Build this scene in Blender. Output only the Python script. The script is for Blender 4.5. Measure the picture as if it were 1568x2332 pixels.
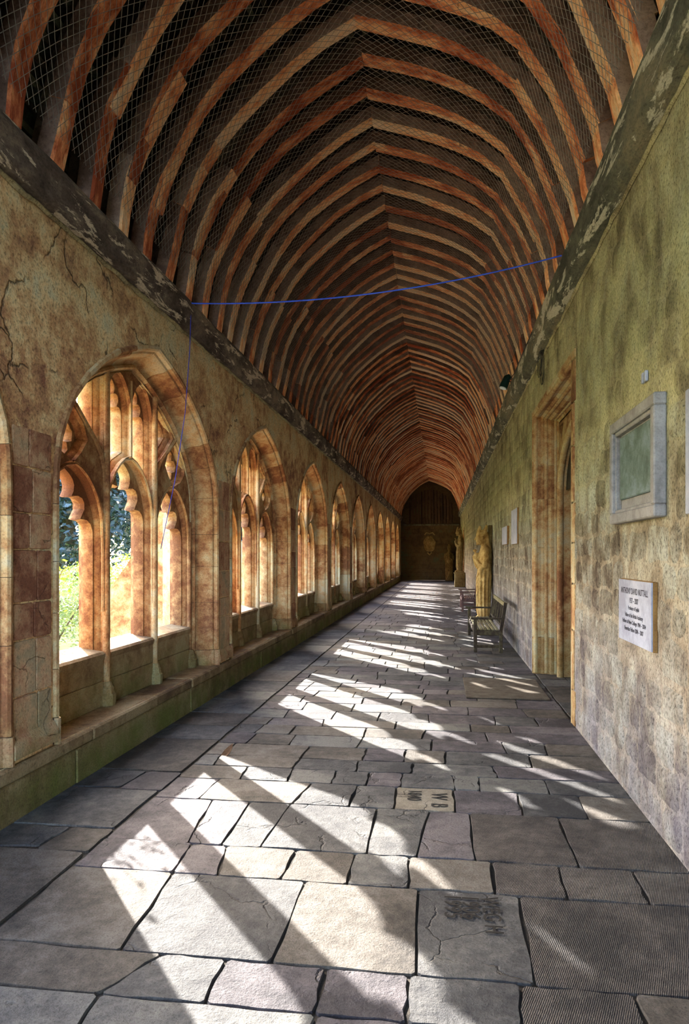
import bpy, bmesh, math, random
from math import sin, cos, pi, sqrt, radians, atan2
from mathutils import Vector, Matrix
from mathutils.geometry import delaunay_2d_cdt
random.seed(7)
for o in list(bpy.data.objects): bpy.data.objects.remove(o, do_unlink=True)
SC = bpy.context.scene
COL = SC.collection

# ------------------------------------------------------------------ camera, sky, sun, exposure
FPX = 1555.0
CAMH = 1.7
YAW = radians(8.02)
cam_d = bpy.data.cameras.new('camera')
cam_d.sensor_fit = 'HORIZONTAL'; cam_d.sensor_width = 36.0
cam_d.lens = FPX / 1568 * 36.0
cam_d.shift_y = 99 / 1568
cam_d.clip_end = 500
cam = bpy.data.objects.new('camera', cam_d); COL.objects.link(cam)
cam.location = (0, 0, CAMH); cam.rotation_euler = (pi / 2, 0, YAW)
SC.camera = cam

SUN_AZ = radians(-50.0)      # heading of the sunlight on the ground, from +x
SUN_TAN = 0.478              # tangent of the sun's elevation
sun_d = bpy.data.lights.new('sun', 'SUN')
sun_d.energy = 22.0; sun_d.angle = radians(0.53); sun_d.color = (1.0, 0.95, 0.88)
sun = bpy.data.objects.new('sun', sun_d); COL.objects.link(sun)
trav = Vector((cos(SUN_AZ), sin(SUN_AZ), -SUN_TAN)).normalized()
sun.rotation_euler = trav.to_track_quat('-Z', 'Y').to_euler()
sun.location = (-20, 20, 15)

wd = bpy.data.worlds.new('sky'); SC.world = wd; wd.use_nodes = True
wn = wd.node_tree; wn.nodes.clear()
sky = wn.nodes.new('ShaderNodeTexSky'); sky.sky_type = 'NISHITA'; sky.sun_disc = False
sky.sun_elevation = math.atan(SUN_TAN)
sky.sun_rotation = atan2(-cos(SUN_AZ), -sin(SUN_AZ))
sky.dust_density = 3.0
bgn = wn.nodes.new('ShaderNodeBackground'); bgn.inputs[1].default_value = 1.8
won = wn.nodes.new('ShaderNodeOutputWorld')
wn.links.new(sky.outputs[0], bgn.inputs[0]); wn.links.new(bgn.outputs[0], won.inputs[0])

vs = SC.view_settings
vs.view_transform = 'Standard'; vs.look = 'None'; vs.gamma = 1.0; vs.use_curve_mapping = False
vs.exposure = 1.05
SC.cycles.max_bounces = 10; SC.cycles.diffuse_bounces = 8
SC.cycles.sample_clamp_indirect = 6.0

# ------------------------------------------------------------------ helpers
def floor_pt(px, py):
    """a point of the floor as measured on the photograph (one-off measurement)"""
    d = FPX * CAMH / (py - 1265.0); r = (px - 784.0) / FPX * d
    return (r * cos(YAW) - d * sin(YAW), r * sin(YAW) + d * cos(YAW))

def lin(c):
    return tuple((v / 255 / 12.92 if v / 255 <= 0.04045 else ((v / 255 + 0.055) / 1.055) ** 2.4) for v in c) + (1,)

class MB:
    def __init__(s): s.v = []; s.f = []
    def add(s, vs_, fs):
        n = len(s.v); s.v += [tuple(v) for v in vs_]; s.f += [tuple(i + n for i in f) for f in fs]
    def box(s, a, b):
        x0, y0, z0 = a; x1, y1, z1 = b
        s.add([(x0,y0,z0),(x1,y0,z0),(x1,y1,z0),(x0,y1,z0),(x0,y0,z1),(x1,y0,z1),(x1,y1,z1),(x0,y1,z1)],
              [(0,3,2,1),(4,5,6,7),(0,1,5,4),(1,2,6,5),(2,3,7,6),(3,0,4,7)])
    def cbox(s, a, b, c=0.006):
        """box with chamfered edges"""
        bm = bmesh.new(); m = Matrix.Translation([(a[i]+b[i])/2 for i in range(3)]) @ Matrix.Diagonal([abs(b[i]-a[i]) for i in range(3)] + [1])
        bmesh.ops.create_cube(bm, size=1, matrix=m)
        c = min(c, min(abs(b[i]-a[i]) for i in range(3)) * 0.3)
        bmesh.ops.bevel(bm, geom=bm.edges[:], offset=c, segments=1, affect='EDGES')
        bm.verts.index_update(); s.add([v.co for v in bm.verts], [[v.index for v in f.verts] for f in bm.faces]); bm.free()
    def beam(s, p, q, w, h, up=(0,0,1), c=0.004):
        p = Vector(p); q = Vector(q); d = (q - p); L = d.length; d.normalize()
        up = Vector(up); sd = d.cross(up).normalized(); u2 = sd.cross(d).normalized()
        t = MB(); t.cbox((0,-w/2,-h/2), (L,w/2,h/2), c)
        s.add([p + d*v[0] + sd*v[1] + u2*v[2] for v in t.v], t.f)
    def tube(s, pts, r, n=6, caps=True):
        pts = [Vector(p) for p in pts]; rs = r if isinstance(r, (list, tuple)) else [r]*len(pts)
        ref = Vector((0.31, 0.2, 0.93)).normalized(); rings = []; prev = None
        for i, p in enumerate(pts):
            t = (pts[min(i+1, len(pts)-1)] - pts[max(i-1, 0)]).normalized()
            if prev is None:
                a = t.cross(ref)
                if a.length < 0.05: a = t.cross(Vector((1,0,0)))
            else: a = prev - t * prev.dot(t)
            a.normalize(); prev = a; b = t.cross(a)
            rings.append([p + (a*cos(2*pi*k/n) + b*sin(2*pi*k/n))*rs[i] for k in range(n)])
        vv = [v for rg in rings for v in rg]; ff = []
        for i in range(len(rings)-1):
            for k in range(n):
                ff.append((i*n+k, i*n+(k+1)%n, (i+1)*n+(k+1)%n, (i+1)*n+k))
        if caps: ff.append(tuple(range(n-1, -1, -1))); ff.append(tuple((len(rings)-1)*n + k for k in range(n)))
        s.add(vv, ff)
    def mesh(s, name, smooth=None):
        me = bpy.data.meshes.new(name); me.from_pydata(s.v, [], s.f); me.update()
        if smooth is not None:
            for p in me.polygons: p.use_smooth = True
            me.set_sharp_from_angle(angle=radians(smooth))
        return me
    def build(s, name, mat, parent=None, smooth=None, loc=None):
        return ob(name, s.mesh(name, smooth), mat, parent, loc)

def ob(name, me, mat=None, parent=None, loc=None):
    o = bpy.data.objects.new(name, me); COL.objects.link(o)
    if mat is not None and me is not None and not me.materials: me.materials.append(mat)
    if parent is not None: o.parent = parent
    if loc is not None: o.location = loc
    return o
def empty(name, loc=(0,0,0), rz=0):
    o = bpy.data.objects.new(name, None); COL.objects.link(o); o.location = loc; o.rotation_euler = (0,0,rz)
    o.empty_display_size = 0.1; return o
def tag(o, label=None, cat=None, group=None, kind=None):
    if label: o['label'] = label
    if cat: o['category'] = cat
    if group: o['group'] = group
    if kind: o['kind'] = kind
    return o
def copy_tree(o, parent=None):
    c = o.copy(); COL.objects.link(c)
    if parent is not None: c.parent = parent
    for ch in list(o.children): copy_tree(ch, c)
    return c

# ------------------------------------------------------------------ materials
def stone_mat(name, cols, s=1.2, s2=9.0, bump=0.5, rnd=0.2, rough=0.9, speck=0.35, layers=(), cracks=0.0, crack_s=1.5,
              wave=None, stretch=(1,1,1), metal=0.0, bdist=0.02, paint=None):
    m = bpy.data.materials.new(name); m.use_nodes = True; nt = m.node_tree; N = nt.nodes; L = nt.links
    N.clear(); out = N.new('ShaderNodeOutputMaterial'); bs = N.new('ShaderNodeBsdfPrincipled')
    L.new(bs.outputs[0], out.inputs[0]); bs.inputs['Roughness'].default_value = rough; bs.inputs['Metallic'].default_value = metal
    bs.inputs['Specular IOR Level'].default_value = 0.25
    geo = N.new('ShaderNodeNewGeometry'); mp = N.new('ShaderNodeMapping'); L.new(geo.outputs['Position'], mp.inputs[0])
    mp.inputs['Scale'].default_value = stretch
    oi = N.new('ShaderNodeObjectInfo')
    def noise(sc, det=5, ro=0.6, dist=0.0, src=mp):
        n = N.new('ShaderNodeTexNoise'); n.inputs['Scale'].default_value = sc; n.inputs['Detail'].default_value = det
        n.inputs['Roughness'].default_value = ro; n.inputs['Distortion'].default_value = dist
        L.new(src.outputs[0], n.inputs['Vector']); return n.outputs['Fac']
    def math_(op, a, b=None, c=None, clamp=False):
        n = N.new('ShaderNodeMath'); n.operation = op; n.use_clamp = clamp
        for i, x in enumerate((a, b, c)):
            if x is None: continue
            if isinstance(x, (int, float)): n.inputs[i].default_value = x
            else: L.new(x, n.inputs[i])
        return n.outputs[0]
    def mixc(fac, a, b, bt='MIX'):
        n = N.new('ShaderNodeMix'); n.data_type = 'RGBA'; n.blend_type = bt
        if isinstance(fac, (int, float)): n.inputs[0].default_value = fac
        else: L.new(fac, n.inputs[0])
        for i, x in ((6, a), (7, b)):
            if isinstance(x, tuple): n.inputs[i].default_value = x
            else: L.new(x, n.inputs[i])
        return n.outputs[2]
    def ramp(fac, stops, mode='LINEAR'):
        r = N.new('ShaderNodeValToRGB'); r.color_ramp.interpolation = mode; el = r.color_ramp.elements
        while len(el) < len(stops): el.new(0.5)
        for e, (p, c) in zip(el, stops): e.position = p; e.color = c
        L.new(fac, r.inputs[0]); return r.outputs[0]
    big = noise(s, 7, 0.62, 0.3); fine = noise(s2, 6, 0.7, 0.2)
    f = math_('MULTIPLY_ADD', big, 0.6, math_('MULTIPLY', fine, 0.4))
    if rnd: f = math_('ADD', f, math_('MULTIPLY_ADD', oi.outputs['Random'], rnd*0.6, -rnd*0.3))
    k = len(cols); lo, hi = 0.39, 0.61
    col = ramp(f, [(lo + (hi-lo)*i/(k-1), lin(c)) for i, c in enumerate(cols)])
    if paint:
        pc, p0, psc = paint
        mpp = N.new('ShaderNodeMapping'); L.new(geo.outputs['Position'], mpp.inputs[0]); mpp.inputs['Scale'].default_value = (1.6,0.35,1.6)
        pf = ramp(noise(psc, 8, 0.7, 0.4, mpp), [(p0, (0,0,0,1)), (p0+0.03, (1,1,1,1))])
        col = mixc(pf, col, lin(pc))
    for (c, z0, z1, st, ns) in layers:       # growth, dirt, or tone evening the light, at a height of the wall
        sep = N.new('ShaderNodeSeparateXYZ'); L.new(geo.outputs['Position'], sep.inputs[0])
        mr = N.new('ShaderNodeMapRange'); mr.inputs[1].default_value = z0; mr.inputs[2].default_value = z1; mr.interpolation_type = 'SMOOTHSTEP'
        L.new(sep.outputs[2], mr.inputs[0])
        nf = ramp(noise(ns, 6, 0.65, 0.5), [(0.36, (0,0,0,1)), (0.62, (1,1,1,1))])
        fac = math_('MULTIPLY', mr.outputs[0], math_('MULTIPLY_ADD', nf, 0.75, 0.25))
        col = mixc(math_('MULTIPLY', fac, st), col, lin(c))
    if rnd:
        br = math_('MULTIPLY_ADD', oi.outputs['Random'], rnd, 1 - rnd/2)
        col = mixc(1.0, col, ramp(br, [(0,(0,0,0,1)),(1,(1,1,1,1))]), 'MULTIPLY')
    sp = noise(s2*7, 4, 0.75)
    spc = ramp(sp, [(0.32, (1-speck,)*3+(1,)), (0.5, (1,1,1,1)), (0.72, (1+speck*0.25,)*3+(1,))])
    col = mixc(1.0, col, spc, 'MULTIPLY')
    h = math_('MULTIPLY_ADD', fine, 1.0, math_('MULTIPLY', sp, 0.45))
    if cracks:
        dn = N.new('ShaderNodeTexNoise'); dn.inputs['Scale'].default_value = 3.0; dn.inputs['Detail'].default_value = 6; L.new(mp.outputs[0], dn.inputs['Vector'])
        va = N.new('ShaderNodeVectorMath'); va.operation = 'MULTIPLY_ADD'; L.new(dn.outputs['Color'], va.inputs[0]); va.inputs[1].default_value = (0.45,)*3
        L.new(mp.outputs[0], va.inputs[2])
        vo = N.new('ShaderNodeTexVoronoi'); vo.feature = 'DISTANCE_TO_EDGE'; vo.inputs['Scale'].default_value = crack_s; L.new(va.outputs[0], vo.inputs['Vector'])
        cf = ramp(vo.outputs['Distance'], [(0.0, (0,0,0,1)), (0.014, (1,1,1,1))])
        gate = ramp(noise(crack_s*1.3, 3), [(0.48, (0,0,0,1)), (0.56, (1,1,1,1))])
        cm = math_('MULTIPLY', math_('SUBTRACT', 1.0, cf), gate)
        col = mixc(math_('MULTIPLY', cm, cracks), col, lin((25,20,16)))
        h = math_('SUBTRACT', h, math_('MULTIPLY', cm, 0.8))
    if wave:
        wscale, wdir, wamt = wave
        w = N.new('ShaderNodeTexWave'); w.wave_type = 'BANDS'; w.bands_direction = 'X'
        m2 = N.new('ShaderNodeMapping'); m2.inputs['Rotation'].default_value = (0,0,wdir); L.new(geo.outputs['Position'], m2.inputs[0])
        L.new(m2.outputs[0], w.inputs['Vector']); w.inputs['Scale'].default_value = wscale; w.inputs['Distortion'].default_value = 2.5
        w.inputs['Detail'].default_value = 3; w.inputs['Detail Scale'].default_value = 2.0
        h = math_('MULTIPLY_ADD', w.outputs['Fac'], wamt, h)
        col = mixc(0.45*wamt, col, ramp(w.outputs['Fac'], [(0.0, (0.45,)*3+(1,)), (0.5, (1,1,1,1))]), 'MULTIPLY')
    bp = N.new('ShaderNodeBump'); bp.inputs['Strength'].default_value = bump; bp.inputs['Distance'].default_value = bdist
    L.new(h, bp.inputs['Height']); L.new(bp.outputs[0], bs.inputs['Normal']); L.new(col, bs.inputs['Base Color'])
    return m

GREEN = (74, 92, 30)
M_PLASTER = stone_mat('aged_plaster', [(140,96,74),(198,156,112),(232,206,156),(214,208,172)], s=1.3, s2=7, bump=0.8, rnd=0, speck=0.65, cracks=0.8, crack_s=1.1,
                      layers=[((150,140,104), 3.0, 4.2, 0.4, 1.4)])
M_LIME = stone_mat('warm_limestone', [(124,82,54),(164,124,84),(186,160,118),(184,172,142)], s=1.4, s2=10, bump=0.5, rnd=0.22, speck=0.4,
                   layers=[((120,120,60), 0.9, 0.2, 0.35, 2.2)])
M_PIER = stone_mat('pier_ashlar', [(134,86,64),(170,124,94),(192,158,122),(162,144,114)], s=2.0, s2=10, bump=0.7, rnd=0.25, speck=0.45, cracks=0.5, crack_s=2.5,
                   layers=[(GREEN, 0.9, 0.25, 0.7, 2.5)])
M_BENCH = stone_mat('mossy_stone', [(92,72,52),(128,106,76),(150,132,100)], s=2.4, s2=11, bump=0.8, rnd=0.2, speck=0.5,
                    layers=[((88,100,36), 0.34, 0.12, 0.8, 2.0)])
M_SILL = stone_mat('sill_stone', [(120,92,66),(150,126,92),(168,152,120)], s=2.4, s2=11, bump=0.6, rnd=0.2, speck=0.4,
                   layers=[((96,108,48), 0.9, 0.4, 0.6, 2.2)])
M_MORTAR = stone_mat('dark_joint', [(52,42,34),(74,62,48)], s=4, s2=20, bump=0.6, rnd=0, speck=0.3)
M_RWALL = stone_mat('rubble_wall', [(76,62,50),(114,102,86),(144,138,124),(166,164,152)], s=2.2, s2=9, bump=1.0, rnd=0.14, speck=0.85, stretch=(1,1,0.7),
                    layers=[((198,190,140), 1.6, 2.9, 0.72, 2.2), ((112,108,116), 1.7, 0.2, 0.75, 2.0)])  # wall tints, also paled high and darkened low to even the light
M_RMORT = stone_mat('lime_mortar', [(98,82,66),(144,130,110),(178,170,152)], s=2.2, s2=9, bump=1.0, rnd=0, speck=0.8, stretch=(1,1,0.7),
                    layers=[((198,190,140), 1.6, 2.9, 0.72, 2.2), ((124,122,130), 1.7, 0.2, 0.75, 2.0)])  # toned by height to even the light, like the stones
M_FAR = stone_mat('far_wall', [(70,58,42),(92,76,52),(78,86,64)], s=1.0, s2=6, bump=0.7, rnd=0.3, speck=0.4)
M_FLAG = [stone_mat('flagstone_grey', [(50,50,52),(76,75,74),(102,100,95)], s=1.6, s2=12, bump=0.7, rnd=0.22, speck=0.45, rough=0.8, cracks=0.35, crack_s=1.6),
          stone_mat('flagstone_mauve', [(50,47,51),(74,69,72),(98,92,93)], s=1.8, s2=10, bump=0.75, rnd=0.22, speck=0.45, rough=0.8, cracks=0.35, crack_s=1.4),
          stone_mat('flagstone_brown', [(54,50,46),(80,74,67),(102,96,89)], s=1.8, s2=14, bump=0.75, rnd=0.22, speck=0.5, rough=0.8)]
M_TOOLED = stone_mat('tooled_flagstone', [(44,42,42),(68,63,60),(88,83,78)], s=2.4, s2=12, bump=0.6, rnd=0.15, speck=0.5, rough=0.8, wave=(42.0, 0.35, 0.35))
M_PALE = stone_mat('pale_flagstone', [(96,88,74),(118,110,96),(134,128,114)], s=2.6, s2=12, bump=0.5, rnd=0, speck=0.45, cracks=0.8, crack_s=2.6)
M_BED = stone_mat('floor_joint_earth', [(40,36,32),(66,60,52)], s=5, s2=20, bump=0.8, rnd=0)
M_RIB = stone_mat('oak_rib', [(158,78,50),(220,138,92),(246,196,144),(232,208,176)], s=1.3, s2=5, bump=0.7, rnd=0.3, speck=0.35, cracks=0.5, crack_s=3.0, stretch=(1,3,1))
M_RIBSIDE = stone_mat('grey_rib_side', [(104,82,72),(138,114,104),(170,148,134)], s=1.6, s2=6, bump=0.7, rnd=0.3, speck=0.4, stretch=(1,3,1))
M_RAFTER = stone_mat('grey_rafter', [(66,56,50),(96,84,74),(126,118,106)], s=1.5, s2=6, bump=0.6, rnd=0.4, speck=0.4, stretch=(1,3,1))
M_LATH = stone_mat('dark_lath', [(50,42,36),(76,66,54),(96,102,84)], s=2.5, s2=9, bump=0.5, rnd=0.4, speck=0.4)
M_DECK = stone_mat('roof_slates', [(34,34,32),(48,48,44),(76,84,72)], s=2.0, s2=7, bump=0.5, rnd=0, speck=0.4)
M_PLATE = stone_mat('peeling_plate_timber', [(66,66,58),(98,98,86),(128,120,100)], s=2.0, s2=10, bump=0.8, rnd=0, speck=0.45, stretch=(1,0.5,1), paint=((186,182,166), 0.535, 4.5))
M_PLATE_L = stone_mat('peeling_plate_timber_brown', [(58,48,44),(96,86,78),(140,128,112)], s=2.0, s2=10, bump=0.8, rnd=0, speck=0.45, stretch=(1,0.5,1), paint=((206,194,172), 0.55, 5.0))
M_WIRE = stone_mat('galvanised_wire', [(120,116,108),(150,146,138)], s=5, s2=20, bump=0.0, rnd=0, speck=0, rough=0.5, metal=0.4)
M_BLUE = stone_mat('blue_cord', [(52,84,220),(64,104,244)], s=5, s2=20, bump=0.0, rnd=0, speck=0, rough=0.6)
M_BLUED = stone_mat('navy_string', [(44,48,150),(54,62,180)], s=5, s2=20, bump=0.0, rnd=0, speck=0, rough=0.6)
M_BLACK = stone_mat('black_cable', [(22,22,22),(34,34,34)], s=5, s2=20, bump=0.0, rnd=0, speck=0, rough=0.5)
M_LAMP = stone_mat('dark_green_lamp_metal', [(20,44,44),(30,58,56)], s=5, s2=20, bump=0.0, rnd=0, speck=0, rough=0.4, metal=0.3)
M_LENS = stone_mat('pale_lens', [(190,205,215),(215,225,230)], s=5, s2=20, bump=0.0, rnd=0, speck=0, rough=0.2)
M_DWOOD = stone_mat('dark_teak', [(44,36,30),(66,56,44),(92,84,60)], s=4, s2=16, bump=0.4, rnd=0.2, speck=0.35)
M_SEAT = stone_mat('worn_teak_seat', [(92,82,58),(122,112,80),(140,134,104)], s=4, s2=16, bump=0.4, rnd=0.25, speck=0.35)
M_MWOOD = stone_mat('mauve_teak', [(84,62,62),(110,84,80),(132,104,96)], s=4, s2=16, bump=0.4, rnd=0.2, speck=0.35)
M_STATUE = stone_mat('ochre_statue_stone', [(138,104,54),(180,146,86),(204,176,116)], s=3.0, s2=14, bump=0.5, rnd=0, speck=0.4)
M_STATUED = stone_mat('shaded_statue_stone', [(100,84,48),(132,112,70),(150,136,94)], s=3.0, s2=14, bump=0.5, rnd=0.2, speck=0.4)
M_MARBLE = stone_mat('white_marble', [(136,138,156),(160,164,182),(176,178,192)], s=3.5, s2=12, bump=0.1, rnd=0.08, speck=0.12, rough=0.5)
M_FRAME = stone_mat('grey_marble_frame', [(112,108,108),(138,134,134),(156,152,152)], s=3.5, s2=12, bump=0.2, rnd=0, speck=0.25, rough=0.6)
M_FIELD = stone_mat('verdigris_panel', [(72,86,78),(98,114,106),(120,134,138)], s=4.5, s2=16, bump=0.3, rnd=0, speck=0.35, rough=0.6)
M_OCHRE = stone_mat('ochre_plaque_edge', [(128,94,54),(154,118,70)], s=5, s2=20, bump=0.3, rnd=0)
M_INK = stone_mat('cut_lettering', [(40,38,46),(58,56,64)], s=5, s2=20, bump=0, rnd=0, speck=0)
M_INK2 = stone_mat('worn_lettering', [(24,21,19),(34,30,27)], s=9, s2=30, bump=0, rnd=0, speck=0)
M_MAT = stone_mat('coir_mat', [(78,68,56),(98,88,74),(112,102,88)], s=8, s2=60, bump=1.0, rnd=0, speck=0.6)
M_DOOR = stone_mat('oak_door', [(52,36,24),(78,56,38)], s=3, s2=10, bump=0.5, rnd=0.2, stretch=(1,1,0.3))
M_OPENDARK = stone_mat('spandrel_hole_shade', [(40,36,30),(56,50,42)], s=3, s2=10, bump=0.5, rnd=0)
M_SLAT = stone_mat('gable_board', [(56,46,40),(84,66,52)], s=3, s2=10, bump=0.5, rnd=0.6)
M_LAWN = stone_mat('lawn', [(50,76,24),(74,106,34),(94,122,46)], s=2.0, s2=20, bump=1.0, rnd=0, speck=0.4)
M_BOUNCE = stone_mat('bounce_gravel', [(176,164,140),(206,196,172)], s=4, s2=30, bump=1.0, rnd=0)
M_BARK = stone_mat('bark', [(60,50,40),(90,76,60)], s=5, s2=20, bump=1.0, rnd=0)
M_STEM = stone_mat('rose_stem', [(96,74,40),(130,96,56)], s=5, s2=20, bump=0.5, rnd=0)
M_LEAFL = stone_mat('dead_leaf', [(74,52,34),(104,76,50)], s=20, s2=60, bump=0.5, rnd=0)
def leaf_mat(name, cols, gloss):
    m = stone_mat(name, cols, s=1.0, s2=30, bump=0.0, rnd=0, speck=0.2, rough=gloss)
    bs = [n for n in m.node_tree.nodes if n.type == 'BSDF_PRINCIPLED'][0]; bs.inputs['Specular IOR Level'].default_value = 0.6
    nt = m.node_tree; out = [n for n in nt.nodes if n.type == 'OUTPUT_MATERIAL'][0]
    tr = nt.nodes.new('ShaderNodeBsdfTranslucent'); mx = nt.nodes.new('ShaderNodeMixShader'); mx.inputs[0].default_value = 0.35
    src = bs.inputs['Base Color'].links[0].from_socket; nt.links.new(src, tr.inputs[0])
    nt.links.new(bs.outputs[0], mx.inputs[1]); nt.links.new(tr.outputs[0], mx.inputs[2]); nt.links.new(mx.outputs[0], out.inputs[0])
    return m
M_LEAF1 = leaf_mat('bush_leaf', [(70,96,22),(98,128,30),(124,146,56)], 0.5)
M_LEAF2 = leaf_mat('holm_oak_leaf', [(30,42,34),(50,64,60),(92,106,120)], 0.25)
M_LEAF3 = leaf_mat('pale_shrub_leaf', [(74,92,46),(100,118,66),(124,132,96)], 0.5)

# ------------------------------------------------------------------ measures of the cloister
XL, XR = -2.72, 1.32            # wall faces
XB = -2.69                      # face of the stone bench
YN, YF = -4.0, 47.1             # rear end left open to let sky light in, far wall
PITCH = 4.08; YC0 = 6.30        # windows
KS = range(-2, 10)
ZT = 4.45
HALF = [(1.80, 0.36), (1.80, 1.3), (1.80, 2.10), (1.79, 2.35), (1.75, 2.55), (1.66, 2.74), (1.53, 2.93), (1.34, 3.12), (1.10, 3.30), (0.82, 3.46), (0.55, 3.57), (0.27, 3.66), (0.0, 3.73)]
P_OUT = [(-u, z) for u, z in HALF] + [(u, z) for u, z in HALF[::-1][1:]]
def offset_open(path, d):
    """shift an open outline inwards (to its right-hand side when it runs up the left, over, and down)"""
    out = []
    n = len(path)
    for i in range(n):
        def nrm(a, b):
            dx, dz = b[0]-a[0], b[1]-a[1]; l = sqrt(dx*dx+dz*dz); return (dz/l, -dx/l)
        ns = []
        if i > 0: ns.append(nrm(path[i-1], path[i]))
        if i < n-1: ns.append(nrm(path[i], path[i+1]))
        nx = sum(a[0] for a in ns); nz = sum(a[1] for a in ns); l = sqrt(nx*nx+nz*nz); nx /= l; nz /= l
        k = 1.0 / max(0.5, nx*ns[0][0] + nz*ns[0][1])
        out.append((path[i][0] + nx*d*k, path[i][1] + nz*d*k))
    return out
MOULD = [(0.0, -2.72), (0.008, -2.695), (0.035, -2.690), (0.052, -2.705), (0.056, -2.745), (0.075, -2.755), (0.092, -2.785),
         (0.100, -2.84), (0.118, -2.90), (0.145, -2.945), (0.165, -2.965), (0.175, -2.945), (0.195, -2.935), (0.212, -2.955), (0.222, -2.985), (0.24, -2.99)]
IN_D = 0.235
P_IN = offset_open(P_OUT, IN_D)
XOUT = -3.38
P_FLARE = offset_open(P_OUT, IN_D - 0.13)

# ------------------------------------------------------------------ setting: wall_left
def wall_sheet(mb, x, path, ztop, flip):
    ys = sorted(set([YN, YF]))
    def quad(y0, z0a, y1, z0b):
        f = [(x,y0,z0a),(x,y1,z0b),(x,y1,ztop),(x,y0,ztop)]
        mb.add(f, [(3,2,1,0)] if flip else [(0,1,2,3)])
    prev = YN
    for k in KS:
        yc = YC0 + PITCH*k
        quad(prev, 0.0, yc + path[0][0], 0.0)
        for (a, b) in zip(path[:-1], path[1:]):
            if b[0] - a[0] > 1e-4: quad(yc + a[0], a[1], yc + b[0], b[1])
        # under the window
        mb.add([(x, yc+path[0][0], 0), (x, yc+path[-1][0], 0), (x, yc+path[-1][0], path[-1][1]), (x, yc+path[0][0], path[0][1])], [(3,2,1,0) if flip else (0,1,2,3)])
        prev = yc + path[-1][0]
    quad(prev, 0, YF, 0)
mb = MB(); wall_sheet(mb, XL, P_OUT, ZT, False); wall_sheet(mb, XOUT, P_FLARE, ZT+0.1, True)
mb.add([(XL,YN,ZT),(XL,YF,ZT),(XOUT,YF,ZT+0.1),(XOUT,YN,ZT+0.1)], [(0,1,2,3)])
mb.add([(XL,YN,0),(XL,YN,ZT),(XOUT,YN,ZT+0.1),(XOUT,YN,0)], [(0,1,2,3)])
wall_left = tag(mb.build('wall_left', M_PLASTER), kind='structure')

# ashlar blocks of the piers
def outline(corners, r, jit, rng, mids=1):
    n = len(corners); out = []
    for i in range(n):
        p0 = Vector(corners[i-1]); p1 = Vector(corners[i]); p2 = Vector(corners[(i+1) % n])
        a = (p0-p1); b = (p2-p1); ra = min(r, a.length*0.3); rb = min(r, b.length*0.3)
        out.append(p1 + a.normalized()*ra); out.append(p1 + b.normalized()*rb)
        L = (p2-p1).length
        for m_ in range(mids):
            t = (m_+1)/(mids+1); nn = Vector((-(p2-p1).y, (p2-p1).x)).normalized()
            out.append(p1.lerp(p2, t) + nn*rng.uniform(-jit, jit))
    return out
def piece(out2, h0, h1, inset, to3, dome=0.0, tilt=(0,0)):
    n = len(out2); c = sum(out2, Vector((0,0)))/n
    v = []; f = []
    for p in out2: v.append(to3(p.x, p.y, h0))
    for p in out2:
        d = (c-p); l = d.length; q = p + d*(inset/max(l, 1e-3)); v.append(to3(q.x, q.y, h1 + (q.x-c.x)*tilt[0] + (q.y-c.y)*tilt[1]))
    for i in range(n): f.append((i, (i+1)%n, n+(i+1)%n, n+i))
    if dome:
        v.append(to3(c.x, c.y, h1+dome)); f += [(n+i, n+(i+1)%n, 2*n) for i in range(n)]
    else: f.append(tuple(range(n, 2*n)))
    return v, f
rng = random.Random(11)
for j, k in enumerate(range(-1, 11)):
    yc = 4.25 + PITCH*(k)
    if yc > YF: break
    z = 0.52; w = 0.222
    zs = [0.52]
    while zs[-1] < 2.35: zs.append(zs[-1] + rng.uniform(0.22, 0.42))
    for a, b in zip(zs[:-1], zs[1:]):
        sp = [-w, rng.uniform(-0.06, 0.06), w] if rng.random() < 0.75 or b-a > 0.33 else [-w, w]
        for s0, s1 in zip(sp[:-1], sp[1:]):
            dz = rng.uniform(-0.012, 0.012); g = 0.004
            cs = [(yc+s0+g, a+g), (yc+s1-g, a+g+dz*0.3), (yc+s1-g, b-g), (yc+s0+g, b-g)]
            v, f = piece(outline(cs, 0.012, 0.003, rng), 0.0, 0.014, 0.006, lambda p, q, h: (XL - 0.002 + h, p, q))
            m_ = MB(); m_.add(v, f); m_.build('ashlar_block', M_PIER, wall_left)
    # pier plinth: base block and its chamfered cap
    m_ = MB()
    prof = [(-2.72, 0.545), (-2.704, 0.53), (-2.68, 0.49), (-2.672, 0.47), (-2.672, 0.395), (-2.72, 0.39)]
    y0, y1 = yc-0.245, yc+0.245
    vv = [(x, y, z_) for y in (y0, y1) for (x, z_) in prof]; n = len(prof)
    m_.add(vv, [tuple(range(n-1,-1,-1)), tuple(range(n, 2*n))] + [(i, i+1, n+i+1, n+i) for i in range(n-1)])
    m_.build('plinth_moulding', M_PIER, wall_left)

# ------------------------------------------------------------------ stone bench
bench = tag(empty('stone_bench', (XB, 20, 0)), 'long mossy stone bench running along the foot of the arcade wall', 'stone bench')
def bput(mb_, name, mat):
    o = mb_.build(name, mat, bench); o.location = (-XB, -20, 0); return o
y = YN
rng = random.Random(5)
while y < YF - 0.1:
    L = min(rng.uniform(0.9, 1.5), YF - y); e = rng.uniform(-0.008, 0.008)
    m_ = MB(); m_.cbox((-3.03, y+0.003, 0.255), (XB + 0.012 + e, y+L-0.003, 0.357 + e*0.5), 0.014); bput(m_, 'coping_stone', M_SILL if False else M_BENCH)
    y += L
y = YN
while y < YF - 0.1:
    L = min(rng.uniform(0.7, 1.6), YF - y)
    m_ = MB(); m_.cbox((-2.95, y+0.003, -0.01), (XB + rng.uniform(-0.006, 0.004), y+L-0.003, 0.252), 0.010); bput(m_, 'face_stone', M_BENCH)
    y += L
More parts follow.
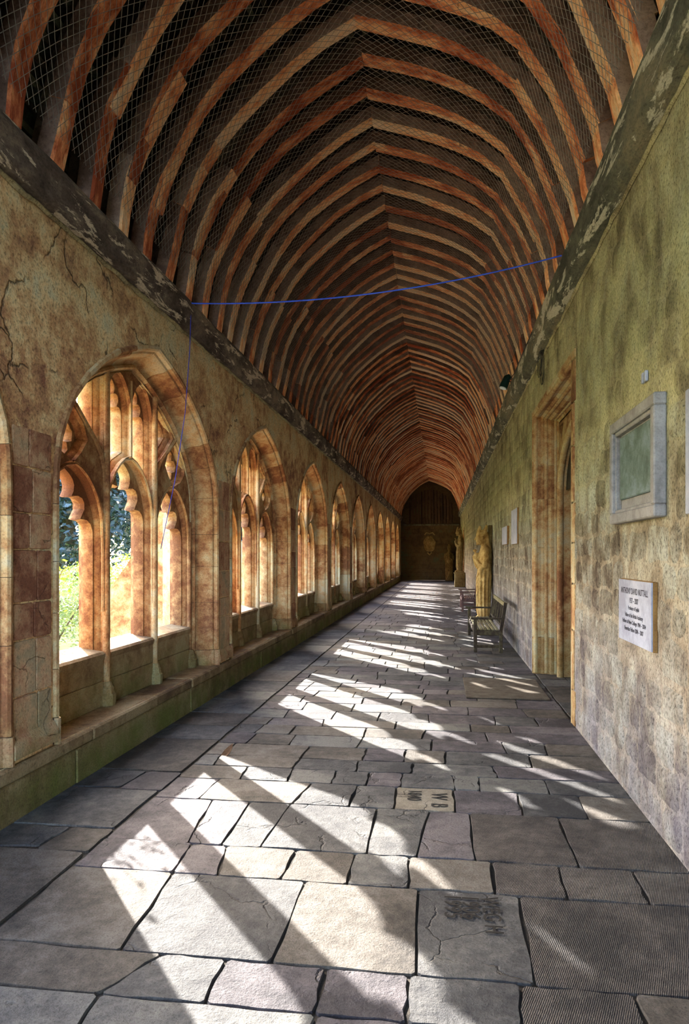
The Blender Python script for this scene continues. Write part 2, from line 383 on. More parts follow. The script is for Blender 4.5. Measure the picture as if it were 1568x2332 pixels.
m_ = MB(); m_.box((-3.2, YN, -0.01), (XB-0.02, YF, 0.345)); bput(m_, 'core', M_MORTAR)

# ------------------------------------------------------------------ windows
def interp_arch(hw, zs, za, n=8):
    H = za - zs; pr = [(1,0),(.985,.12),(.93,.30),(.82,.50),(.66,.68),(.45,.84),(.22,.95),(0,1)]
    return [(hw*a, zs+H*b) for a, b in pr]
def cusp_arch(hw, zs, za):
    H = za - zs
    pr = [(1,-.14),(.99,.0),(.92,.11),(.78,.18),(.54,.19),(.61,.27),(.69,.36),(.69,.47),(.61,.55),(.46,.58),(.24,.56),(.31,.65),(.33,.75),(.28,.84),(.17,.92),(0,1)]
    return [(hw*a, zs+H*b) for a, b in pr]
def loop(uc, half, z0):
    R = [(uc+u, z) for u, z in half]; Lf = [(uc-u, z) for u, z in half[::-1][1:]]
    return [(uc-half[0][0], z0), (uc+half[0][0], z0)] + R + Lf
def foil(uc, zc, ru, rz, n=20, c=0.0, k=4):
    return [(uc + ru*cos(t)*(1-c*abs(sin(k/2*t))**6), zc + rz*sin(t)*(1-c*abs(sin(k/2*t))**6)) for t in [2*pi*i/n for i in range(n)]]
def dense(lp, step=0.12):
    out = []
    for i, p in enumerate(lp):
        q = lp[(i+1) % len(lp)]; d = sqrt((p[0]-q[0])**2+(p[1]-q[1])**2); n = max(1, int(d/step)) if d > 0.3 else 1
        for j in range(n): out.append((p[0]+(q[0]-p[0])*j/n, p[1]+(q[1]-p[1])*j/n))
    return out
def off_loop(lp, d):
    n = len(lp); out = []
    A = sum(lp[i][0]*lp[(i+1)%n][1] - lp[(i+1)%n][0]*lp[i][1] for i in range(n)); s = 1 if A > 0 else -1
    for i in range(n):
        a, b, c = lp[i-1], lp[i], lp[(i+1)%n]
        def nr(p, q):
            dx, dz = q[0]-p[0], q[1]-p[1]; l = sqrt(dx*dx+dz*dz) or 1; return (dz/l*s, -dx/l*s)
        n1, n2 = nr(a, b), nr(b, c); nx, nz = n1[0]+n2[0], n1[1]+n2[1]; l = sqrt(nx*nx+nz*nz) or 1; nx /= l; nz /= l
        k = 1/max(0.55, nx*n1[0]+nz*n1[1]); out.append((b[0]+nx*d*k, b[1]+nz*d*k))
    return out
def inside_poly(p, lp):
    c = False; n = len(lp)
    for i in range(n):
        x0, y0 = lp[i]; x1, y1 = lp[(i+1) % n]
        if (y0 > p[1]) != (y1 > p[1]) and p[0] < (x1-x0)*(p[1]-y0)/(y1-y0) + x0: c = not c
    return c
def fill(outer, holes):
    """triangles of an outline with holes, counter-clockwise"""
    vs_ = []; es = []
    for l in [outer] + holes:
        k = len(vs_); n = len(l); vs_ += [Vector(p) for p in l]; es += [(k+i, k+(i+1) % n) for i in range(n)]
    ov, oe, of = delaunay_2d_cdt(vs_, es, [], 0, 1e-5)[:3]; fs = []
    for f in of:
        c = sum((ov[i] for i in f), Vector((0, 0)))/len(f)
        if not inside_poly(c, outer) or any(inside_poly(c, h) for h in holes): continue
        a, b, d = (ov[i] for i in f[:3]); ar = (b.x-a.x)*(d.y-a.y) - (b.y-a.y)*(d.x-a.x)
        fs.append(tuple(f) if ar > 0 else tuple(f)[::-1])
    return [(v.x, v.y) for v in ov], fs
def plate(outer, holes, layers):
    """stone plate in the window plane: layers = [(x, hole growth)], first faces the walk"""
    mb_ = MB()
    for li in (0, -1):
        x, g = layers[li]
        pv, fs = fill(outer, [off_loop(h, g) for h in holes])
        mb_.add([(x, a, b) for a, b in pv], fs if li == 0 else [f[::-1] for f in fs])
    for h in holes:
        n = len(h); rings = [[(x, u, z) for u, z in off_loop(h, g)] for x, g in layers]
        A = sum(h[i][0]*h[(i+1)%n][1] - h[(i+1)%n][0]*h[i][1] for i in range(n))
        fs = []
        for r in range(len(rings)-1):
            for i in range(n):
                q = (r*n+i, r*n+(i+1)%n, (r+1)*n+(i+1)%n, (r+1)*n+i); fs.append(q[::-1] if A > 0 else q)
        mb_.add([v for rg in rings for v in rg], fs)
    return mb_
outer = offset_open(P_OUT, IN_D - 0.01)
C_HW, S_HW, S_C = 0.468, 0.472, 1.048
sh = interp_arch(0.207, 3.05, 3.38)
def sub_loop(sg):
    # tall upper light, its foot follows the back of the centre arch
    uc = 0.245*sg; R = [(uc+u, z) for u, z in sh]; Lf = [(uc-u, z) for u, z in sh[::-1][1:]]
    zi, zo = 2.70, 2.36
    foot = [(uc-0.207, zi if sg > 0 else zo), (uc, 2.60), (uc+0.207, zo if sg > 0 else zi)]
    return foot + R + Lf
def csub_loop(sg):
    uc = 0.245*sg; hh = cusp_arch(0.205, 3.07, 3.37); R = [(uc+u, z) for u, z in hh]; Lf = [(uc-u, z) for u, z in hh[::-1][1:]]
    foot = [(uc-0.207, 2.70 if sg > 0 else 2.36), (uc, 2.60), (uc+0.207, 2.36 if sg > 0 else 2.70)]
    return foot + R + Lf
def side_tri(sg):
    pts = [(0.60,2.72),(0.72,2.80),(0.86,2.91),(0.99,3.02),(0.93,3.11),(0.78,3.20),(0.60,3.28)]
    return [(u*sg, z) for u, z in pts]
def dagger(sg):
    pts = [(1.06,2.52),(0.96,2.60),(0.88,2.69),(0.93,2.78),(1.04,2.86),(1.15,2.93),(1.26,2.86),(1.35,2.76),(1.34,2.66),(1.24,2.58)]
    return [(u*sg, z) for u, z in pts]
def cdagger(sg):
    pts = [(1.06,2.53),(1.00,2.58),(1.02,2.64),(0.94,2.66),(0.93,2.74),(1.00,2.80),(1.06,2.79),(1.08,2.86),(1.15,2.91),(1.22,2.86),(1.20,2.79),(1.28,2.79),(1.33,2.74),(1.30,2.67),(1.21,2.65),(1.20,2.58)]
    return [(u*sg, z) for u, z in pts]
holes = [loop(0, interp_arch(C_HW, 2.06, 2.62), 0.84)] + [loop(sg*S_C, interp_arch(S_HW, 1.92, 2.44), 0.84) for sg in (-1, 1)] \
      + [sub_loop(-1), sub_loop(1), side_tri(-1), side_tri(1), dagger(-1), dagger(1)]
holes = [dense(h) for h in holes]
LAY = [(-2.985, 0.045), (-3.02, 0.042), (-3.04, 0.018), (-3.10, -0.002), (-3.14, -0.002), (-3.18, 0.022), (-3.235, 0.048)]
tracery_me = plate(outer, holes, LAY).mesh('tracery_frame', 35)
cholesi = [loop(0, cusp_arch(C_HW-0.01, 2.06, 2.60), 0.84)] + [loop(sg*S_C, cusp_arch(S_HW-0.01, 1.92, 2.42), 0.84) for sg in (-1, 1)] \
      + [csub_loop(-1), csub_loop(1), side_tri(-1), side_tri(1), cdagger(-1), cdagger(1)]
cholesi = [dense(h) for h in cholesi]
cusp_me = plate(outer, cholesi, [(-3.07, 0.0), (-3.10, -0.012), (-3.15, -0.012), (-3.18, 0.0)]).mesh('cusped_heads', 35)
def tube_me(name, pts, r, n=8):
    m_ = MB(); m_.tube(pts, r, n); return m_.mesh(name, 50)
sh_me = []; XS = -2.975
shafts = {}
for sg in (-1, 1):
    u = sg*0.522
    ztop = 3.36
    shafts[sg] = tube_me('mullion_shaft', [(XS,u,0.50),(XS,u,1.4),(XS,u,2.4),(XS,u,ztop)], 0.034, 8)
base_me = {}
def base_mesh(u):
    m_ = MB(); pr = [(0.075,0.357),(0.080,0.40),(0.080,0.455),(0.066,0.47),(0.060,0.50),(0.064,0.515),(0.05,0.53),(0.042,0.56),(0.034,0.57)]
    n = 8; rings = [[(XS+0.005 + r*cos(2*pi*(k+.5)/n), u + r*sin(2*pi*(k+.5)/n), z) for k in range(n)] for r, z in pr]
    vv = [v for rg in rings for v in rg]; ff = [(i*n+k, i*n+(k+1)%n, (i+1)*n+(k+1)%n, (i+1)*n+k) for i in range(len(rings)-1) for k in range(n)]
    m_.add(vv, ff + [tuple((len(rings)-1)*n + k for k in range(n))]); return m_.mesh('shaft_base', 30)
branch_me = {}
for sg in (-1, 1):
    pts = [(-2.99, sg*u, z) for u, z in [(0.53,2.30),(0.55,2.46),(0.61,2.60),(0.72,2.72),(0.87,2.83),(1.02,2.94),(1.14,3.03)]]
    branch_me[sg] = tube_me('tracery_branch', pts, 0.026, 6)
    rim = [(-2.988, sg*S_C + u, z) for u, z in ([(S_HW+.02,1.2),(S_HW+.02,1.7)] + [(a+.022, b+.02) for a, b in interp_arch(S_HW-.02,1.92,2.44)])]
    rim += [(-2.988, sg*S_C - (p[1]-sg*S_C), p[2]) for p in rim[::-1][1:]]
    branch_me[('s', sg)] = tube_me('light_rim', rim, 0.014, 5)
rim = [(-2.988, u, z) for u, z in ([(C_HW+.03,1.2)] + [(a+.025, b+.022) for a, b in interp_arch(C_HW,2.06,2.62)])]
rim += [(-2.988, -p[1], p[2]) for p in rim[::-1][1:]]
branch_me['c'] = tube_me('light_rim', rim, 0.014, 5)
supm_me = tube_me('mullion_shaft', [(-2.99, 0, 2.66), (-2.99, 0, 3.40)], 0.018, 6)
base_me = {u: base_mesh(u) for u in (-0.522, 0.522, -1.555, 1.555)}
edge_shaft = {sg: tube_me('mullion_shaft', [(XS-0.01, sg*1.553, 0.50), (XS-0.01, sg*1.553, 2.1)], 0.026, 8) for sg in (-1, 1)}
def sill_mesh(u0, u1):
    m_ = MB(); pr = [(-2.962, 0.79), (-2.955, 0.825), (-2.975, 0.845), (-3.20, 0.878), (-3.37, 0.85), (-3.37, 0.70), (-3.0, 0.72)]
    n = len(pr); vv = [(x, u, z) for u in (u0, u1) for x, z in pr]
    m_.add(vv, [tuple(range(n)), tuple(range(2*n-1, n-1, -1))] + [(i, n+i, n+(i+1)%n, (i+1)%n) for i in range(n)]); return m_.mesh('sill')
sill_me = [sill_mesh(-1.52, -0.58), sill_mesh(-0.475, 0.475), sill_mesh(0.58, 1.52)]
apr_me = []
for u0, u1 in ((-1.52,-0.58), (-0.475,0.475), (0.58,1.52)):
    for za, zb in ((0.357, 0.58), (0.585, 0.79)):
        m_ = MB(); m_.cbox((-3.1, u0, za), (-2.972, u1, zb), 0.006); apr_me.append(m_.mesh('apron_block'))
# jamb and arch stones: the moulding swept and cut at its joints
def path_at(pth, s_list, s):
    for i in range(len(s_list)-1):
        if s <= s_list[i+1]:
            t = (s-s_list[i])/(s_list[i+1]-s_list[i]); return (pth[i][0]+(pth[i+1][0]-pth[i][0])*t, pth[i][1]+(pth[i+1][1]-pth[i][1])*t)
    return pth[-1]
SL = [0.0]
for a, b in zip(P_OUT[:-1], P_OUT[1:]): SL.append(SL[-1] + sqrt((a[0]-b[0])**2+(a[1]-b[1])**2))
OFFP = [(offset_open(P_OUT, d), x) for d, x in MOULD]
def sweep(s0, s1, dx=0.0, dd=0.0):
    ts = [s0] + [s for s in SL if s0+0.01 < s < s1-0.01] + [s1]
    m_ = MB(); rings = []
    for s in ts:
        ring = []
        for (pp, x), (d, _) in zip(OFFP, MOULD):
            ring.append((x + dx,) + path_at(pp, SL, s))
        rings.append(ring)
    n = len(MOULD); vv = [v for r in rings for v in r]
    m_.add(vv, [(i*n+j, i*n+j+1, (i+1)*n+j+1, (i+1)*n+j) for i in range(len(rings)-1) for j in range(n-1)])
    # thin returns into the joint
    for ring, rev in ((rings[0], False), (rings[-1], True)):
        m_.add([p for p in ring] + [(p[0]-0.018, p[1], p[2]) for p in ring], [((j, n+j, n+j+1, j+1) if not rev else (j+1, n+j+1, n+j, j)) for j in range(n-1)])
    return m_
rng = random.Random(3)
cuts = [0.19]; tot = SL[-1]
while cuts[-1] < tot - 0.6: cuts.append(cuts[-1] + rng.uniform(0.30, 0.48))
cuts = cuts[:-1] + [tot-0.19]
mid = tot/2; cuts = [c for c in cuts if abs(c-mid) > 0.12] + [mid]; cuts.sort()
vous_me = [sweep(a+0.002, b-0.002).mesh('arch_stone', 28) for a, b in zip(cuts[:-1], cuts[1:])]
jbase_me = [sweep(0.0, 0.187, 0.012).mesh('jamb_base', 28), sweep(tot-0.187, tot, 0.012).mesh('jamb_base', 28)]
back_me = sweep(0, tot, -0.012).mesh('joint_mortar', 28)
def reveal_mesh():
    m_ = MB(); n = len(P_IN)
    vv = [(x, u, z) for x, pp in ((-2.97, P_IN), (-3.19, P_IN), (XOUT, P_FLARE)) for u, z in pp]
    m_.add(vv, [(r*n+i, (r+1)*n+i, (r+1)*n+i+1, r*n+i+1) for r in range(2) for i in range(n-1)]); return m_.mesh('reveal', 30)
rev_me = reveal_mesh()
for j, k in enumerate(KS):
    w = empty('window_%d' % (j+1), (0, YC0 + PITCH*k, 0)); w['kind'] = 'structure'
    def P(name, me, mat): return ob(name, me, mat, w)
    P('tracery_frame', tracery_me, M_LIME); P('cusped_heads', cusp_me, M_LIME); P('reveal', rev_me, M_LIME)
    for sg in (-1, 1):
        P('mullion_shaft', shafts[sg], M_LIME); P('tracery_branch', branch_me[sg], M_LIME)
        P('mullion_shaft', edge_shaft[sg], M_LIME)
        P('light_rim', branch_me[('s', sg)], M_LIME)
    P('light_rim', branch_me['c'], M_LIME); P('mullion_shaft', supm_me, M_LIME)
    for u in base_me: P('shaft_base', base_me[u], M_SILL)
    for me in sill_me: P('sill', me, M_SILL)
    for me in apr_me: P('apron_block', me, M_SILL)
    for me in vous_me: P('arch_stone', me, M_LIME)
    for me in jbase_me: P('jamb_base', me, M_PIER)
    P('joint_mortar', back_me, M_MORTAR)
# buttresses on the garden side
BUT = [(-3.37, 0.0), (-4.14, 0.0), (-4.14, 1.25), (-3.84, 1.66), (-3.72, 1.85), (-3.50, 2.1), (-3.46, 2.3), (-3.37, 2.45)]
m_ = MB(); n = len(BUT)
m_.add([(x, s, z) for s in (-0.24, 0.24) for x, z in BUT], [tuple(range(n)), tuple(range(2*n-1, n-1, -1))] + [(i, n+i, n+(i+1)%n, (i+1)%n) for i in range(n)])
but_me = m_.mesh('buttress'); but_me.materials.append(M_LIME)
for j, k in enumerate(range(-1, 11)):
    yy = 4.25 + PITCH*k
    if yy < YF: tag(ob('trim_%d' % (j+1), but_me, None, None, (0, yy, 0)), kind='structure')

# ------------------------------------------------------------------ floor
floor_mb = MB(); floor_mb.add([(XOUT, YN-2, -0.012), (3.2, YN-2, -0.012), (3.2, YF+0.5, -0.012), (XOUT, YF+0.5, -0.012)], [(0,1,2,3)])
floor = tag(floor_mb.build('floor', M_BED), kind='structure')
rng = random.Random(21)
stones = []   # (corners, material)
def fx(px, py): return floor_pt(px, py)[0]
XE = XR + 0.01
rows = [ # y0, y1, [(top x, bottom x)...] measured joints, left to right
 (1.55, 2.10, None),
 (2.10, 2.49, [(fx(215,2280), fx(200,2332)), (fx(720,2315), fx(700,2332)), (fx(925,2290), fx(925,2332)), (fx(1180,2300), fx(1185,2332)), (fx(1470,2300), fx(1470,2332))]),
 (2.49, 2.78, [(fx(330,2232), fx(210,2280)), (fx(500,2215), fx(465,2285)), (fx(742,2205), fx(715,2300)), (fx(931,2216), fx(926,2310)), (fx(1185,2242), fx(1175,2290)), (fx(1450,2282), fx(1470,2332))]),
 (2.78, 3.50, [(fx(375,2010), fx(300,2130)), (fx(665,2080), fx(628,2165)), (fx(952,2030), fx(948,2210)), (fx(1181,2041), fx(1219,2247))]),
 (3.50, 3.87, [(fx(430,1930), fx(410,1965)), (fx(520,1920), fx(512,1968)), (fx(679,1926), fx(646,1984)), (fx(808,1946), fx(795,1992)), (fx(931,1955), fx(929,2015)), (fx(1120,1972), fx(1125,2025)), (fx(1275,1983), fx(1290,2040)), (fx(1450,2001), fx(1478,2055))]),
 (3.87, 4.58, [(fx(448,1860), fx(440,1905)), (fx(566,1830), fx(513,1910)), (fx(650,1850), fx(600,1915)), (fx(850,1873), fx(838,1930)), (fx(978,1853), fx(948,1949)), (fx(1069,1860), fx(1082,1957)), (fx(1275,1874), fx(1319,1975))]),
 (4.58, 5.02, [(fx(500,1775), fx(470,1800)), (fx(706,1790), fx(672,1818)), (fx(812,1795), fx(795,1833)), (fx(903,1788), fx(896,1841)), (fx(1031,1794), fx(1036,1849)), (fx(1178,1807), fx(1192,1863)), (fx(1315,1812), fx(1341,1867))]),
 (5.02, 5.34, [(fx(565,1745), fx(548,1772)), (fx(668,1750), fx(655,1778)), (fx(762,1762), fx(752,1788)), (fx(838,1767), fx(832,1790)), (fx(915,1766), fx(912,1788)), (fx(1029,1773), fx(1036,1794)), (fx(1090,1776), fx(1092,1802)), (fx(1240,1780), fx(1250,1805))]),
]
y = 5.34; k = 0
while y < YF:
    h = rng.uniform(0.26, 0.42) if y < 12 else rng.uniform(0.34, 0.55)
    rows.append((y, min(y+h, YF), None)); y += h
XJ = -2.0
for (y0, y1, js) in rows:
    if js is None:
        js = []; x = XJ + rng.uniform(0.15, 0.5)
        while x < XE - 0.25:
            js.append((x + rng.uniform(-.02,.02), x + rng.uniform(-.02,.02))); x += rng.uniform(0.32, 0.75)
    pr = (XJ, XJ)
    dy = lambda x: rng.uniform(-0.012, 0.012)
    yb = [y0 + (x+0.3)*-0.008 for x in (0,)]
    for (xt, xb) in js + [(XE, XE)]:
        if xt - pr[0] < 0.08: continue
        g = 0.004
        stones.append(([(pr[1]+g, y0+g), (xb-g, y0+g), (xt-g, y1-g), (pr[0]+g, y1-g)], None)); pr = (xt, xb)
y = 1.4; yl = [1.4, 2.4, 3.67, 4.01, 4.71, 5.13]
while yl[-1] < YF: yl.append(min(YF, yl[-1] + rng.uniform(0.45, 0.95)))
for a, b in zip(yl[:-1], yl[1:]):
    if b-a < 0.45 and rng.random() < 0.9 or (a == 3.67):
        xm = -2.33; g = 0.007
        stones.append(([(XB-0.02, a+g), (xm-g, a+g+.04), (xm-g+.04, b-g), (XB-0.02, b-g)], None)); stones.append(([(xm+g, a+g), (XJ-g, a+g), (XJ-g, b-g), (xm+g+.04, b-g)], None))
    else: stones.append(([(XB-0.02, a+.007), (XJ-.02, a+.007), (XJ-.02, b-.007), (XB-0.02, b-.007)], None))
for a in range(6):
    for b in range(2):
        stones.append(([(1.35+b*.36, 7.18+a*.5), (1.70+b*.36, 7.18+a*.5), (1.70+b*.36, 7.672+a*.5), (1.35+b*.36, 7.672+a*.5)], None))
stones.sort(key=lambda s: min(c[1] for c in s[0]))
far = MB(); far_n = 0
wb_c = (fx(965,1820), 4.80); we_c = (fx(1085,2085), 3.25)
for i, (cs, _) in enumerate(stones):
    cx = sum(c[0] for c in cs)/4; cy = sum(c[1] for c in cs)/4
    big = max(c[1] for c in cs)-min(c[1] for c in cs)
    h1 = rng.uniform(-0.0025, 0.0025); tl = (rng.uniform(-.004,.004), rng.uniform(-.004,.004))
    v, f = piece(outline(cs, 0.013, 0.009, rng, 3 if cy < 6 else 1), -0.02, h1, 0.005, lambda p, q, h: (p, q, h), 0, tl)
    if i < 298:
        inside = lambda c: min(a[0] for a in cs) < c[0] < max(a[0] for a in cs) and min(a[1] for a in cs) < c[1] < max(a[1] for a in cs)
        if inside(wb_c): mt = M_PALE
        elif cx > 0.25 and cy < 4.6 and not inside(we_c) and rng.random() < 0.85: mt = M_TOOLED
        else: mt = rng.choice([M_FLAG[0], M_FLAG[0], M_FLAG[1], M_FLAG[2]])
        m_ = MB(); m_.add(v, f); m_.build('paving_stone', mt, floor)
    else: far.add(v, f)
o = far.build('distant_paving', M_FLAG[1], floor); o['kind'] = 'stuff'
# raised right border ledge stones inside the doorway
def text_obj(name, s, size, mat, parent, loc, rot, ext=0.0008, align='LEFT', xs=1.0, wt=0.0):
    cu = bpy.data.curves.new(name, 'FONT'); cu.body = s; cu.size = size; cu.extrude = ext; cu.align_x = align; cu.align_y = 'CENTER'; cu.offset = wt
    t = bpy.data.objects.new(name, cu); COL.objects.link(t)
    dg = bpy.context.evaluated_depsgraph_get(); me = bpy.data.meshes.new_from_object(t.evaluated_get(dg)); me.name = name
    bpy.data.objects.remove(t, do_unlink=True)
    me.materials.clear()
    o = ob(name, me, mat, parent, loc); o.rotation_euler = rot; o.scale = (xs, 1, 1); return o
# floor inscriptions: lines read towards the viewer, their tops to the right
R90 = (0, 0, -pi/2)
text_obj('inscription', 'W  B', 0.16, M_INK2, floor, (fx(998,1806), 4.92, 0.004), R90, xs=0.8)
text_obj('inscription', '1840', 0.14, M_INK2, floor, (fx(943,1802), 4.96, 0.004), R90, xs=0.75)
text_obj('inscription', 'WEG H', 0.12, M_INK2, floor, (fx(1112,2045), 3.46, 0.004), R90, xs=0.85)
text_obj('inscription', '1906', 0.12, M_INK2, floor, (fx(1068,2045), 3.46, 0.004), R90, xs=0.95)
text_obj('inscription', '1995', 0.12, M_INK2, floor, (fx(1028,2045), 3.46, 0.004), R90, xs=0.95)

# ------------------------------------------------------------------ wall_right
D0, D1, DZ = 7.15, 10.18, 3.76      # first doorway
E0, E1, EZ = 39.2, 41.6, 3.3        # far doorway
mb = MB()
def rq(y0, y1, z0, z1, x=XR): mb.add([(x,y0,z0),(x,y0,z1),(x,y1,z1),(x,y1,z0)], [(0,1,2,3)])
ZR = 4.75
rq(YN, D0, 0, ZR); rq(D0, D1, DZ, ZR); rq(D1, E0, 0, ZR); rq(E0, E1, EZ, ZR); rq(E1, YF, 0, ZR)
XO = 2.3
mb.add([(XO,YN,0),(XO,YF,0),(XO,YF,ZR),(XO,YN,ZR)], [(0,1,2,3)])
mb.add([(XR,YN,ZR),(XO,YN,ZR),(XO,YF,ZR),(XR,YF,ZR)], [(0,1,2,3)])
mb.add([(XR,YN,0),(XO,YN,0),(XO,YN,ZR),(XR,YN,ZR)], [(0,1,2,3)])
wall_right = tag(mb.build('wall_right', M_RMORT), kind='structure')
rng = random.Random(99)
plaq = [(4.2,5.37,1.9,2.69),(4.38,5.24,1.06,1.57),(2.9,3.9,1.9,2.6),(2.9,3.86,1.1,1.53),(11.9,12.85,1.88,2.54),(13.55,14.65,1.9,2.3)]
rub = []
def rubble(y0, y1, z0, z1, hmin, hmax, wmin, wmax):
    z = z0
    while z < z1 - 0.05:
        h = min(rng.uniform(hmin, hmax), z1-z); y = y0 - rng.uniform(0, wmin)
        while y < y1:
            w = rng.uniform(wmin, wmax); a = max(y, y0); b = min(y+w, y1)
            if b - a > 0.07:
                g = rng.uniform(0.002, 0.014); j = lambda s=0.035: rng.uniform(-s, s)
                rub.append([(a+g, z+g+j()), (b-g, z+g+j()), (b-g+j(.01), z+h-g+j()), (a+g+j(.01), z+h-g+j())])
            y += w
        z += h
rubble(2.9, D0-0.14, 0.02, 4.3, 0.17, 0.30, 0.20, 0.46)
rub = [c for c in rub if not any(p[0]-.03 < sum(q[0] for q in c)/4 < p[1]+.03 and p[2]-.03 < sum(q[1] for q in c)/4 < p[3]+.03 for p in plaq)]
near_n = min(len(rub), 299)
print('near rubble stones', len(rub))
nearlist = rub[:near_n]; extra = rub[near_n:]; rub = []
rubble(-3.9, 2.9, 0.02, 4.3, 0.17, 0.3, 0.25, 0.5); rubble(D0-0.14, D1+0.2, DZ+0.14, 4.3, 0.17, 0.24, 0.2, 0.45)
rubble(D1+0.16, E0-0.2, 0.02, 4.3, 0.17, 0.28, 0.22, 0.5); rubble(E0-.2, E1+.2, EZ+0.15, 4.3, 0.17, 0.28, 0.22, 0.5); rubble(E1+0.2, YF, 0.02, 4.3, 0.18, 0.3, 0.25, 0.5)
to_r = lambda p, q, h: (XR - h, p, q)
for c in nearlist:
    top = c[0][1] > 2.6
    v, f = piece(outline(c, rng.uniform(.02,.06), 0.018, rng), -0.004, rng.uniform(0.0005, 0.003) if top else rng.uniform(0.003, 0.013), 0.03, to_r, rng.uniform(0.001, 0.004))
    f = [t[::-1] for t in f]
    m_ = MB(); m_.add(v, f); m_.build('rubble_stone', M_RWALL, wall_right, smooth=50)
sm = MB()
for c in rub + extra:
    v, f = piece(outline(c, 0.04, 0.010, rng), -0.004, rng.uniform(0.002, 0.010), 0.016, to_r, rng.uniform(0.001, 0.005))
    sm.add(v, [t[::-1] for t in f])
o = sm.build('distant_rubble', M_RWALL, wall_right, smooth=50); o['kind'] = 'stuff'
# dressed quoins of the doorway's near edge
z = 0.0; rng = random.Random(8)
while z < DZ:
    h = min(rng.uniform(0.28, 0.6), DZ - z); w = rng.choice([0.10, 0.16])
    v, f = piece(outline([(D0-w, z+.004), (D0-.004, z+.004), (D0-.004, z+h-.004), (D0-w, z+h-.004)], 0.01, 0.003, rng), -0.003, 0.012, 0.006, to_r)
    m_ = MB(); m_.add(v, [t[::-1] for t in f]); m_.build('quoin', M_LIME, wall_right); z += h

